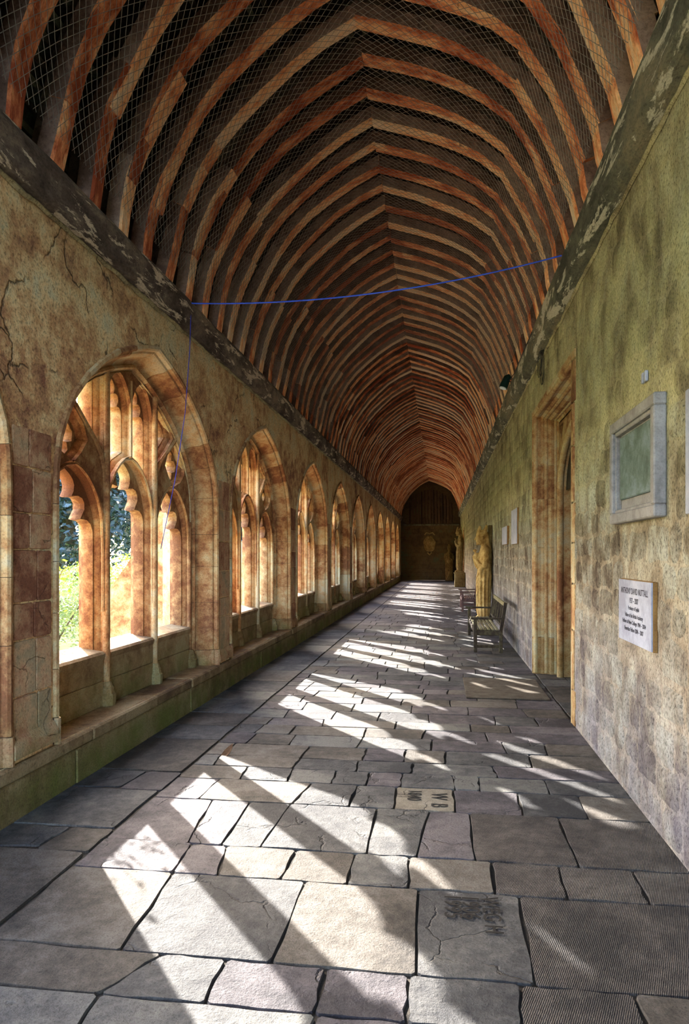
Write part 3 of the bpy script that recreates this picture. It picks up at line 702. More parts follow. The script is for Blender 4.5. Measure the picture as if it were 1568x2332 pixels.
# ------------------------------------------------------------------ doorways
def doorway(idx, y0, y1, zt):
    root = empty('door_%d' % idx, (XR, (y0+y1)/2, 0)); root['kind'] = 'structure'
    hw = (y1-y0)/2
    # moulding: (depth into wall, inset from the frame edge)
    pr = [(-0.012,0.0),(-0.012,0.04),(0.0,0.05),(0.02,0.075),(0.06,0.085),(0.10,0.075),(0.13,0.10),(0.16,0.10),(0.20,0.105),(0.235,0.135),(0.27,0.135),(0.29,0.125),(0.32,0.14),(0.335,0.17),(0.335,0.20)]
    def ring(s, side):   # jamb at side sg
        return [(d, side*(hw-i), s) for d, i in pr]
    n = len(pr)
    for sg in (-1, 1):
        z = 0.0; rr = random.Random(idx*7+sg)
        while z < zt-0.2:
            h = min(rr.uniform(0.45, 0.8), zt-z)
            if zt - z - h < 0.25: h = zt - z
            m_ = MB()
            a = [(d, sg*(hw-i), z+0.002) for d, i in pr]
            b = [(d, sg*(hw-i), (z+h-0.002) if z+h < zt-0.01 else zt-i) for d, i in pr]
            q = [(j, j+1, n+j+1, n+j) for j in range(n-1)]
            m_.add(a+b, q if sg > 0 else [t[::-1] for t in q]); m_.build('jamb_stone', M_LIME, root, smooth=35); z += h
    cuts_ = [-1, -0.45, 0.1, 0.6, 1]
    for c0, c1 in zip(cuts_[:-1], cuts_[1:]):
        a = [(d, (c0*hw+.002) if c0 > -1 else -(hw-i), zt-i) for d, i in pr]; b = [(d, (c1*hw-.002) if c1 < 1 else (hw-i), zt-i) for d, i in pr]
        m_ = MB(); m_.add(a+b, [(j, j+1, n+j+1, n+j) for j in range(n-1)]); m_.build('lintel_stone', M_LIME, root, smooth=35)
    for d_, i_, r_ in ((0.035, 0.062, 0.034), (0.175, 0.088, 0.030), (0.30, 0.122, 0.022)):
        m_ = MB(); m_.tube([(d_, -(hw-i_), 0.02), (d_, -(hw-i_), zt-i_)], r_, 8); m_.tube([(d_, hw-i_, 0.02), (d_, hw-i_, zt-i_)], r_, 8); m_.tube([(d_, -(hw-i_), zt-i_), (d_, hw-i_, zt-i_)], r_, 8)
        m_.build('jamb_roll', M_LIME, root, smooth=50)
    # spandrel plate with a four-centred arch and pierced dark eyes
    iw = hw - 0.19; zi = zt - 0.19
    aw = iw - 0.13; zs = zt - 1.15; za = zt - 0.33
    half = [(1,0),(.985,.14),(.93,.32),(.83,.50),(.68,.66),(.48,.80),(.25,.91),(0,1)]
    arch = [(-aw*a, zs+(za-zs)*b) for a, b in half] + [(aw*a, zs+(za-zs)*b) for a, b in half[::-1][1:]]
    hole = [(-aw, 0.0)] + arch + [(aw, 0.0)]
    outer_ = [(-iw-.01, 0.0), (-iw-.01, zi+.01), (iw+.01, zi+.01), (iw+.01, 0.0), (aw, 0.0)] + arch[::-1] + [(-aw, 0.0)]
    eyes = []
    for sg in (-1, 1):
        eyes.append([(sg*(iw-.04), zi-.05), (sg*(iw-.36), zi-.05), (sg*(iw-.20), zi-.27)])
        eyes.append([(sg*(iw-.07), zi-.36), (sg*(iw-.035), zi-.46), (sg*(iw-.045), zi-.62), (sg*(iw-.085), zi-.66), (sg*(iw-.12), zi-.52), (sg*(iw-.14), zi-.40)])
    mb_ = MB()
    fo = [(-iw-.01, 0.0), (-iw-.01, zi+.01), (iw+.01, zi+.01), (iw+.01, 0.0)]
    pv, fs = fill(fo, [[(-aw, -0.05)] + arch + [(aw, -0.05)]] + eyes)
    mb_.add([(0.335, a, b) for a, b in pv], [f[::-1] for f in fs])
    for e in eyes:
        n_ = len(e); mb_.add([(0.335, u, z) for u, z in e] + [(0.41, u, z) for u, z in e], [(i, (i+1)%n_, n_+(i+1)%n_, n_+i) for i in range(n_)])
    mb_.build('spandrel_panel', M_LIME, root)
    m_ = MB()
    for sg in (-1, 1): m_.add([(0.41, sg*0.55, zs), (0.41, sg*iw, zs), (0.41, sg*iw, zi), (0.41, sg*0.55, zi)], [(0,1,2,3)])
    m_.build('spandrel_eye', M_OPENDARK, root)  # dark backing paints the shade inside the pierced eyes
    hp = [(aw, 0.0)] + [(u, z) for u, z in arch[::-1]] + [(-aw, 0.0)]
    m_ = MB(); m_.tube([(0.33, u, z) for u, z in hp], 0.045, 8); m_.build('arch_roll', M_LIME, root, smooth=50)
    m_ = MB(); hh = [(-aw, 0.0)] + arch + [(aw, 0.0)]; n_ = len(hh)
    m_.add([(0.335, u, z) for u, z in hh] + [(0.70, u, z) for u, z in hh], [(i, n_+i, n_+i+1, i+1) for i in range(n_-1)]); m_.build('inner_jamb', M_LIME, root, smooth=35)
    nb = 12
    for b in range(nb):
        u0 = -aw + 2*aw*b/nb; m_ = MB()
        m_.cbox((0.66, u0+.004, 0.02), (0.70, u0+2*aw/nb-.004, min(zs+(za-zs)*(1-((abs(u0+aw/nb))/aw)**2.4)+.10, za)), 0.006); m_.build('door_board', M_DOOR, root)
    m_ = MB(); m_.box((0.70, -aw-.05, 0), (0.74, aw+.05, za+.05)); m_.build('door_back', M_DOOR, root)
    return root
doorway(1, D0, D1, DZ); doorway(2, E0, E1, EZ)

# ------------------------------------------------------------------ wall_far
mb = MB(); mb.add([(XOUT,YF,0),(2.3,YF,0),(2.3,YF,3.78),(XOUT,YF,3.78)], [(0,3,2,1)])
mb.add([(XOUT,YF+.12,3.7),(2.3,YF+.12,3.7),(2.3,YF+.12,7.5),(XOUT,YF+.12,7.5)], [(0,3,2,1)])
mb.add([(XOUT,YF,3.78),(2.3,YF,3.78),(2.3,YF+.12,3.78),(XOUT,YF+.12,3.78)], [(0,1,2,3)])
wall_far = tag(mb.build('wall_far', M_FAR), kind='structure')
rng = random.Random(4); sm = MB(); z = 0.0
while z < 3.74:
    h = min(0.27, 3.76-z); y = XOUT
    while y < 1.3:
        w = rng.uniform(0.3, 0.6)
        v, f = piece(outline([(y+.008, z+.008), (y+w-.008, z+.008), (y+w-.008, z+h-.008), (y+.008, z+h-.008)], 0.02, 0.006, rng), 0, rng.uniform(.004,.014), .01, lambda p, q, h_: (p, YF-h_, q))
        sm.add(v, f); y += w
    z += h
o = sm.build('distant_masonry', M_FAR, wall_far); o['kind'] = 'stuff'
for i in range(15):
    u = -2.1 + i*0.2; hgt = 4.0 + 2.2*sqrt(max(0.02, 1-((u+0.72)/1.75)**2))
    m_ = MB(); m_.cbox((u-.05, YF+.03, 3.79), (u+.05, YF+.08, max(4.0, hgt)), .006); m_.build('gable_board', M_SLAT, wall_far)
m_ = MB(); m_.cbox((-2.6, YF-.02, 3.74), (1.25, YF+.12, 3.86), .01); m_.build('gable_rail', M_LATH, wall_far)

# ------------------------------------------------------------------ ceiling: oak ribs
AP = (-0.79, 6.74)
LP = [(-2.66, 4.36), (-2.62, 4.60), (-2.56, 4.85), (-2.48, 5.10), (-2.33, 5.40), (-2.14, 5.70), (-1.93, 5.96), (-1.70, 6.18), (-1.42, 6.40), (-1.12, 6.58), AP]
RP = [(1.24, 4.60), (1.20, 4.75), (1.16, 4.95), (1.05, 5.27), (0.90, 5.63), (0.67, 6.02), (0.42, 6.22), (0.17, 6.37), (-0.08, 6.49), (-0.34, 6.60), AP]
def rib_mesh(path, name, seed, w, dep, out0=0.0, i0=0, i1=None):
    rr = random.Random(seed); i0 = i0 and rr.choice((2,3)); i1 = i1 and rr.choice((5,6,7)); path = path[i0:i1]; m_ = MB(); rings = []
    n = len(path)
    ph = rr.uniform(0, 6); tw = rr.uniform(-0.02, 0.02)
    for i, (x, z) in enumerate(path):
        a = path[max(0, i-1)]; b = path[min(n-1, i+1)]; tx, tz = b[0]-a[0], b[1]-a[1]; l = sqrt(tx*tx+tz*tz); tx /= l; tz /= l
        nx, nz = (-tz, tx) if path[0][0] < -1.5 or (path[0][0] < AP[0] and path[-1] == AP) else (tz, -tx)
        # outward = away from corridor axis
        if (x + nx*0.1 - AP[0])**2 + (z + nz*0.1 - 4.2)**2 < (x-AP[0])**2 + (z-4.2)**2: nx, nz = -nx, -nz
        if path[i] == AP: nx, nz = 0.0, 1.12
        d0 = out0 + 0.012*sin(ph + i*1.3) + rr.uniform(-.005, .005); sy = 0.012*sin(ph*2 + i*0.8) + tw*(i/n); ww = w*(1 + 0.10*sin(ph + i*0.9))/2; ch = 0.018
        sec = [(d0, -ww+ch), (d0+ch, -ww), (d0+dep, -ww), (d0+dep, ww), (d0+ch, ww), (d0, ww-ch)]
        rings.append([(x + nx*d, sy + y_, z + nz*d) for d, y_ in sec])
    vv = [v for r in rings for v in r]; k = 6
    m_.add(vv, [(i*k+j, i*k+(j+1)%k, (i+1)*k+(j+1)%k, (i+1)*k+j) for i in range(n-1) for j in range(k)] + [tuple(range(k-1,-1,-1)), tuple((n-1)*k+j for j in range(k))])
    bm = bmesh.new(); me = m_.mesh(name, 40); bm.from_mesh(me); bmesh.ops.recalc_face_normals(bm, faces=bm.faces)
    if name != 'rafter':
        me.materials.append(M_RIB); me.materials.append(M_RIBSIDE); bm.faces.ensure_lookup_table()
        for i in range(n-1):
            for j in (1, 2, 3): bm.faces[i*k+j].material_index = 1  # sides and back greyer and darker than the underside
    bm.to_mesh(me); bm.free()
    return me
ceiling = None
ROFF = 0.30
def off_roof(path, d):
    out = []; n = len(path)
    for i, (x, z) in enumerate(path):
        a = path[max(0, i-1)]; b = path[min(n-1, i+1)]; tx, tz = b[0]-a[0], b[1]-a[1]; l = sqrt(tx*tx+tz*tz); nx, nz = -tz/l, tx/l
        if (x + nx*0.1 - AP[0])**2 + (z + nz*0.1 - 4.2)**2 < (x-AP[0])**2 + (z-4.2)**2: nx, nz = -nx, -nz
        if path[i] == AP: nx, nz = 0, 1.12
        out.append((x+nx*d, z+nz*d))
    return out
full = off_roof(LP, ROFF) + off_roof(RP, ROFF)[::-1][1:]
full = [(-3.5, 4.3)] + full + [(2.3, 4.6)]
mb = MB(); n = len(full)
mb.add([(x, y, z) for y in (YN, YF+0.15) for x, z in full], [(i, i+1, n+i+1, n+i) for i in range(n-1)])
full2 = [(x*1.02, z+0.12) for x, z in full]
mb.add([(x, y, z) for y in (YN, YF+0.15) for x, z in full2], [(n+i, n+i+1, i+1, i) for i in range(n-1)])
ceiling = tag(mb.build('ceiling', M_DECK), kind='structure')
NV = 6
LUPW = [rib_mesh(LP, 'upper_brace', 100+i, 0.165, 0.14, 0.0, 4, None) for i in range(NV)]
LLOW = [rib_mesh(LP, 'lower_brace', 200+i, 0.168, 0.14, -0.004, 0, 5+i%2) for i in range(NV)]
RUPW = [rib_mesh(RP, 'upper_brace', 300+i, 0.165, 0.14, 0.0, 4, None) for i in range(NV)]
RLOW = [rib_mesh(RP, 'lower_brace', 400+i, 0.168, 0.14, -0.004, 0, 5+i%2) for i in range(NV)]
RAFL = [rib_mesh(LP, 'rafter', 500+i, 0.10, 0.10, 0.155) for i in range(3)]
RAFR = [rib_mesh(RP, 'rafter', 600+i, 0.10, 0.10, 0.155) for i in range(3)]
rng = random.Random(17)
y = YN + 0.3; RS = 0.495
off = 5.45 % RS
ys = [off + RS*i for i in range(-10, 100) if YN + 0.2 < off + RS*i < YF - 0.1]
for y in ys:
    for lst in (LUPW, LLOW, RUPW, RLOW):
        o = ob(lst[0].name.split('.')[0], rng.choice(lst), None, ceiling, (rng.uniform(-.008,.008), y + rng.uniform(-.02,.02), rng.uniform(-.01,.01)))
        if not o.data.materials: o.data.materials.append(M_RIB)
    for lst in (RAFL, RAFR):
        o = ob('rafter', rng.choice(lst), None, ceiling, (0, y + rng.uniform(-.03,.03) + 0.06, 0))
        if not o.data.materials: o.data.materials.append(M_RAFTER)
# laths nailed over the rafters
lath_path = off_roof(LP, 0.275)[:-1] + off_roof(RP, 0.275)[::-1]
def resample(p, st):
    out = [p[0]]; acc = 0
    for a, b in zip(p[:-1], p[1:]):
        L = sqrt((a[0]-b[0])**2+(a[1]-b[1])**2); s = st - acc
        while s < L: t = s/L; out.append((a[0]+(b[0]-a[0])*t, a[1]+(b[1]-a[1])*t, (b[0]-a[0])/L, (b[1]-a[1])/L)); s += st
        acc = L - (s - st)
    return out[1:]
for (x, z, tx, tz) in resample(lath_path, 0.15):
    m_ = MB(); w = 0.022; t = 0.012; nx, nz = -tz, tx
    c = [(x-tx*w-nx*t, z-tz*w-nz*t), (x+tx*w-nx*t, z+tz*w-nz*t), (x+tx*w+nx*t, z+tz*w+nz*t), (x-tx*w+nx*t, z-tz*w+nz*t)]
    m_.add([(px_, y_, pz_) for y_ in (YN, YF) for px_, pz_ in c], [(0,1,5,4),(1,2,6,5),(2,3,7,6),(3,0,4,7)]); m_.build('lath', M_LATH, ceiling)

# wall plates
def plate_beam(name, prof, mat, label):
    root = tag(empty(name, (prof[0][0], 20, prof[0][1])), label, 'beam')
    y = YN; rr = random.Random(len(label))
    while y < YF - 0.5:
        L = min(rr.uniform(5.5, 8.0), YF - y)
        if YF - y - L < 1: L = YF - y
        segs = int(L/0.35) + 1; m_ = MB(); n = len(prof); rings = []
        for i in range(segs+1):
            yy = y + 0.004 + (L-0.008)*i/segs
            rings.append([(x - prof[0][0] + rr.uniform(-.006,.006), yy - 20, z - prof[0][1] + rr.uniform(-.006,.006)) for x, z in prof])
        vv = [v for r in rings for v in r]
        m_.add(vv, [(i*n+j, i*n+(j+1)%n, (i+1)*n+(j+1)%n, (i+1)*n+j) for i in range(segs) for j in range(n)] + [tuple(range(n-1,-1,-1)), tuple(segs*n+j for j in range(n))])
        o = m_.build('plate_timber', mat, root)
        bm = bmesh.new(); bm.from_mesh(o.data); bmesh.ops.recalc_face_normals(bm, faces=bm.faces); bm.to_mesh(o.data); bm.free()
        y += L
    return root
plate_beam('wall_plate', [(-2.725, 4.09), (-2.66, 4.10), (-2.635, 4.14), (-2.60, 4.34), (-2.62, 4.39), (-3.0, 4.42), (-3.0, 4.2)], M_PLATE_L,
           'brown weathered timber wall plate above the arcade windows')
plate_beam('wall_plate', [(1.325, 4.30), (1.25, 4.32), (1.19, 4.37), (1.165, 4.60), (1.18, 4.64), (1.6, 4.66), (1.6, 4.4)], M_PLATE,
           'grey-green timber wall plate with peeling paint above the rubble wall')

for nm, xx, zz, sg in (('mortar_fillet', -2.715, 4.085, 1), ('mortar_fillet', 1.315, 4.29, -1)):
    rr = random.Random(int(xx*10)); m_ = MB(); yy = YN; pts = []
    while yy < YF: pts.append((xx + sg*rr.uniform(0,.008), yy, zz + rr.uniform(-.012,.010))); yy += 0.12
    m_.tube(pts, [0.014 + rr.uniform(0,.012) for _ in pts], 5); m_.build(nm, M_RMORT, wall_left if sg > 0 else wall_right, smooth=60)

# wire netting stretched below the ribs
net_path = [(x - (AP[0]-x)*-0.018, z-0.035) for x, z in LP[1:-1]] + [(AP[0], AP[1]-0.05)] + [(x-0.035, z-0.03) for x, z in RP[::-1][1:-1]]
cum = [0.0]
for a, b in zip(net_path[:-1], net_path[1:]): cum.append(cum[-1] + sqrt((a[0]-b[0])**2+(a[1]-b[1])**2))
def net_pt(s):
    s = max(0, min(cum[-1], s))
    for i in range(len(cum)-1):
        if s <= cum[i+1]:
            t = (s-cum[i])/(cum[i+1]-cum[i]); return (net_path[i][0]+(net_path[i+1][0]-net_path[i][0])*t, net_path[i][1]+(net_path[i+1][1]-net_path[i][1])*t)
net = MB(); S = cum[-1]; NY0, NY1 = 3.0, 16.0; dl = 0.078
def wire(pts, r=0.0019):
    nv = len(net.v)
    for (x, y, z) in pts: net.v += [(x-r, y, z), (x+r*.6, y+r, z), (x+r*.6, y-r, z+r)]
    for i in range(len(pts)-1):
        for k in range(3): net.f.append((nv+i*3+k, nv+i*3+(k+1)%3, nv+(i+1)*3+(k+1)%3, nv+(i+1)*3+k))
for dr in (1, -1):
    c = NY0 - (S if dr > 0 else 0)*0.8
    while c < NY1 + (S if dr < 0 else 0)*0.8:
        pts = []; s = 0.0
        while s <= S + 1e-6:
            yy = c + dr*s*0.8
            if NY0 <= yy <= NY1:
                x, z = net_pt(s); pts.append((x, yy, z + 0.006*sin(yy*3+s*2)))
            s += 0.24
        if len(pts) > 1: wire(pts)
        c += dl
o = net.build('wire_netting', M_WIRE); tag(o, 'fine wire bird netting stretched beneath the near roof ribs', 'netting', kind='stuff')

# ------------------------------------------------------------------ plaques on the right wall
def plaque(name, y0, y1, z0, z1, th, mat, label, edge=None, lines=(), frame=False, group=None):
    root = tag(empty(name, (XR, (y0+y1)/2, z0)), label, 'plaque', group)
    W = (y1-y0)/2; H = z1-z0
    m_ = MB()
    if edge: m_.cbox((-th+.006, -W, 0), (-0.0, W, H), .003); m_.build('edge_band', edge, root); m_ = MB(); m_.cbox((-th-.004, -W+.004, .004), (-th+.008, W-.004, H-.004), .002); m_.build('face_slab', mat, root)
    else: m_.cbox((-th, -W, 0), (0.0, W, H), .004); m_.build('face_slab', mat, root)
    for (txt, yy, zz, size, xs) in lines:
        text_obj('inscription', txt, size, M_INK, root, (-th-.0046, yy, zz), (pi/2, 0, -pi/2), 0.0004, 'CENTER', xs, 0.0006)
    return root
# framed memorial
y0, y1, z0, z1 = 4.25, 5.32, 1.93, 2.67
root = tag(empty('framed_memorial', (XR, (y0+y1)/2, z0)), 'large grey framed memorial tablet with a sunken greenish panel on the rubble wall', 'plaque')
W = (y1-y0)/2; H = z1-z0
for (a, b, c, d) in ((-W, W, 0, .075), (-W, W, H-.075, H), (-W, -W+.075, .0752, H-.0752), (W-.075, W, .0752, H-.0752)):
    m_ = MB(); m_.cbox((-.075, a, c), (0, b, d), .008); m_.build('frame_rail', M_FRAME, root)
for (a, b, c, d) in ((-W+.07, W-.07, .068, .10), (-W+.07, W-.07, H-.10, H-.068), (-W+.068, -W+.09, .10, H-.10), (W-.09, W-.068, .10, H-.10)):
    m_ = MB(); m_.cbox((-.052, a, c), (0, b, d), .006); m_.build('inner_moulding', M_FRAME, root)
m_ = MB(); m_.box((-.012, -W+.07, .07), (0, W-.07, H-.07)); m_.build('back_slab', M_FRAME, root)
m_ = MB(); m_.cbox((-.036, -W+.15, .17), (-.012, W-.14, H-.12), .008); m_.build('inscribed_panel', M_FIELD, root)
plaque('memorial_tablet', 4.42, 5.20, 1.10, 1.535, 0.035, M_MARBLE, 'small white marble tablet with dark lettering below the framed memorial', M_OCHRE, [
    ('ANTHONY DAVID NUTTALL', 0, 0.355, 0.058, 0.86), ('1937 – 2007', 0, 0.292, 0.050, 0.85), ('Professor of English', 0, 0.240, 0.036, 0.9),
    ('Fellow of the British Academy', 0, 0.190, 0.038, 0.92), ('Fellow of New College 1984 – 2004', 0, 0.143, 0.038, 1.0), ('Emeritus Fellow 2004 – 2007', 0, 0.095, 0.040, 0.95),
    ('Much have I seen and loved', 0, 0.040, 0.030, 1.0)][:6])
plaque('memorial_tablet', 3.0, 3.86, 1.92, 2.58, 0.03, M_MARBLE, 'tall pale marble tablet cut by the right edge of the photo', None, [('IN MEMORIAM', 0, 0.5, 0.05, 1)][:0])
plaque('memorial_tablet', 3.0, 3.80, 1.12, 1.52, 0.03, M_MARBLE, 'sliver of a low pale tablet at the right edge of the photo', M_OCHRE)
plaque('memorial_tablet', 11.95, 12.85, 1.90, 2.52, 0.035, M_MARBLE, 'bluish white upright tablet beyond the near doorway', M_OCHRE, [])
plaque('memorial_tablet', 13.6, 14.6, 1.92, 2.28, 0.05, M_MARBLE, 'lower, smaller pale tablet just behind the statue', M_OCHRE, [])
for i, yy in enumerate((4.62, 4.68)):
    m_ = MB(); m_.cbox((-.02, -.018, 0), (0, .018, .07), .004); o = m_.build('wall_clip', M_MARBLE, None, loc=(XR-.004, yy, 2.82))
    tag(o, ('tiny white clip above the framed memorial, the one nearer the picture edge', 'tiny white clip above the framed memorial, the one farther from the picture edge')[i], 'clip', 'white clips above the framed memorial')

# ------------------------------------------------------------------ cord, string, cables, lamp
A = Vector((-2.62, 6.93, 4.37)); B = Vector((1.18, 6.97, 4.66)); pts = []
for i in range(25):
    t = i/24; p = A.lerp(B, t); p.z -= 0.14*4*t*(1-t); pts.append(p)
m_ = MB(); m_.tube(pts, 0.0075, 6); o = m_.build('blue_cord', M_BLUE, smooth=60); tag(o, 'bright blue cord slung across the roof from plate to plate', 'cord')
m_ = MB(); m_.tube([(-2.615, 6.93, 4.36), (-2.625, 6.92, 3.9), (-2.67, 6.90, 3.2), (-2.78, 6.90, 2.5), (-2.935, 6.89, 1.77)], 0.004, 5)
o = m_.build('hanging_string', M_BLUED, smooth=60); tag(o, 'thin navy string hanging down in front of the nearest window', 'string')
m_ = MB(); rr = random.Random(2)
for j in range(4):
    pts = []; h = rr.uniform(0.32, 0.45)
    for i in range(17):
        t = 2*pi*i/16; pts.append((1.285 - 0.01*j, 8.95 + 0.10*(1+.2*j)*sin(t) + .03*j, 4.32 - h/2 + h/2*cos(t)))
    m_.tube(pts, 0.004, 5)
o = m_.build('coiled_cable', M_BLACK, smooth=60); tag(o, 'loops of black cable hanging above the near doorway', 'cable')
m_ = MB(); m_.tube([(1.155, 9.0, 4.56), (1.152, 10.0, 4.575), (1.15, 11.0, 4.57), (1.12, 11.6, 4.60)], 0.006, 5)
m_.build('plate_cable', M_BLACK, smooth=60); tag(bpy.data.objects['plate_cable'], 'black cable running along the right wall plate to the lamp', 'cable')
lamp = tag(empty('spotlight', (1.16, 11.7, 4.6)), 'small dark green cylindrical spotlight fixed to the right wall plate', 'lamp')
m_ = MB(); m_.tube([(-0.02,0,0.09), (-0.06,-0.01,0.07), (-0.10,-0.02,-0.02), (-0.13,-0.03,-0.10)], [0.05,0.062,0.066,0.07], 12); m_.build('lamp_housing', M_LAMP, lamp, smooth=40)
m_ = MB(); m_.tube([(-0.129,-0.03,-0.098), (-0.134,-0.031,-0.112)], 0.058, 12); m_.build('lens', M_LENS, lamp, smooth=40)
m_ = MB(); m_.beam((0.01,0,0.0), (-0.07,-0.01,0.03), 0.03, 0.012); m_.build('bracket', M_LAMP, lamp)

# ------------------------------------------------------------------ mat and leaf
m_ = MB(); m_.cbox((0.30, 8.24, 0.001), (1.27, 9.58, 0.016), .005); o = m_.build('door_mat', M_MAT, loc=None); tag(o, 'brown coir mat lying on the flags before the near doorway', 'mat')
m_ = MB(); lf = [(-.075,0,.004),(-.04,.03,.012),(.01,.038,.02),(.06,.02,.035),(.085,0,.045),(.06,-.02,.03),(.01,-.034,.014),(-.04,-.026,.006)]
m_.add(lf + [(0,0,.002)] + [(a, b, c+.003) for a, b, c in lf] + [(0,0,.005)], [(i, 8, (i+1)%8) for i in range(8)] + [(9+i, 9+(i+1)%8, 17) for i in range(8)] + [(i, (i+1)%8, 9+(i+1)%8, 9+i) for i in range(8)])
lf_o = m_.build('dead_leaf', M_LEAFL, loc=(-1.80, 5.62, 0.008)); lf_o.rotation_euler = (0.1, -0.5, 0.9); tag(lf_o, 'curled brown dead leaf on the flags at the start of a sun stripe', 'leaf')

# ------------------------------------------------------------------ garden benches
def garden_bench(loc, D, L, mw, ms, label, nslat=6):
    """front towards -x, local origin at the front near corner on the ground"""
    root = tag(empty('garden_bench', loc), label, 'bench')
    def part(name, fn, mat=mw):
        m2 = MB(); fn(m2); return m2.build(name, mat, root)
    sz = 0.40; az = 0.60; bt = 0.875
    for y_ in (0.03, L-0.03):
        part('leg', lambda m2: m2.cbox((0.0, y_-.03, 0), (.06, y_+.03, az-.02)))
        part('leg', lambda m2: (m2.cbox((D-.06, y_-.03, 0), (D, y_+.03, sz)), m2.beam((D-.03, y_, sz-.02), (D+.05, y_, bt), .06, .055, (1,0,0))))
        part('armrest', lambda m2: m2.cbox((-.05, y_-.035, az-.02), (D-.0, y_+.035, az+.012)))
        part('side_rail', lambda m2: m2.cbox((.055, y_-.02, sz-.10), (D-.055, y_+.02, sz-.015)))
        part('stretcher', lambda m2: m2.cbox((.055, y_-.018, .08), (D-.055, y_+.018, .13)))
    part('front_rail', lambda m2: m2.cbox((.015, .06, sz-.10), (.045, L-.06, sz-.02)))
    for i in range(nslat):
        x0 = .03 + (D-.09)*i/nslat; w = (D-.09)/nslat
        part('seat_slat', lambda m2: m2.cbox((x0+.008, .0+.03, sz-.012), (x0+w-.008, L-.03, sz+.010)), ms)
    part('top_rail', lambda m2: m2.beam((D+.043, .06, bt-.035), (D+.043, L-.06, bt-.035), .03, .075, (0,0,1)), ms)
    part('lower_back_rail', lambda m2: m2.beam((D-.018, .06, sz+.07), (D-.018, L-.06, sz+.07), .028, .05, (0,0,1)))
    nb = int(L/0.11)
    for i in range(nb):
        y_ = .10 + (L-.20)*i/(nb-1)
        part('back_slat', lambda m2: m2.beam((D-.015, y_, sz+.09), (D+.038, y_, bt-.07), .012, .045, (1,0,0), .002))
    return root
garden_bench((0.57, 12.17, 0.0), 0.50, 2.62, M_DWOOD, M_SEAT, 'dark timber bench with slatted seat, nearest, in front of the statue')
garden_bench((0.62, 20.9, 0.0), 0.50, 1.7, M_MWOOD, M_MWOOD, 'mauve-brown timber bench farther off, beyond the statue', 7)

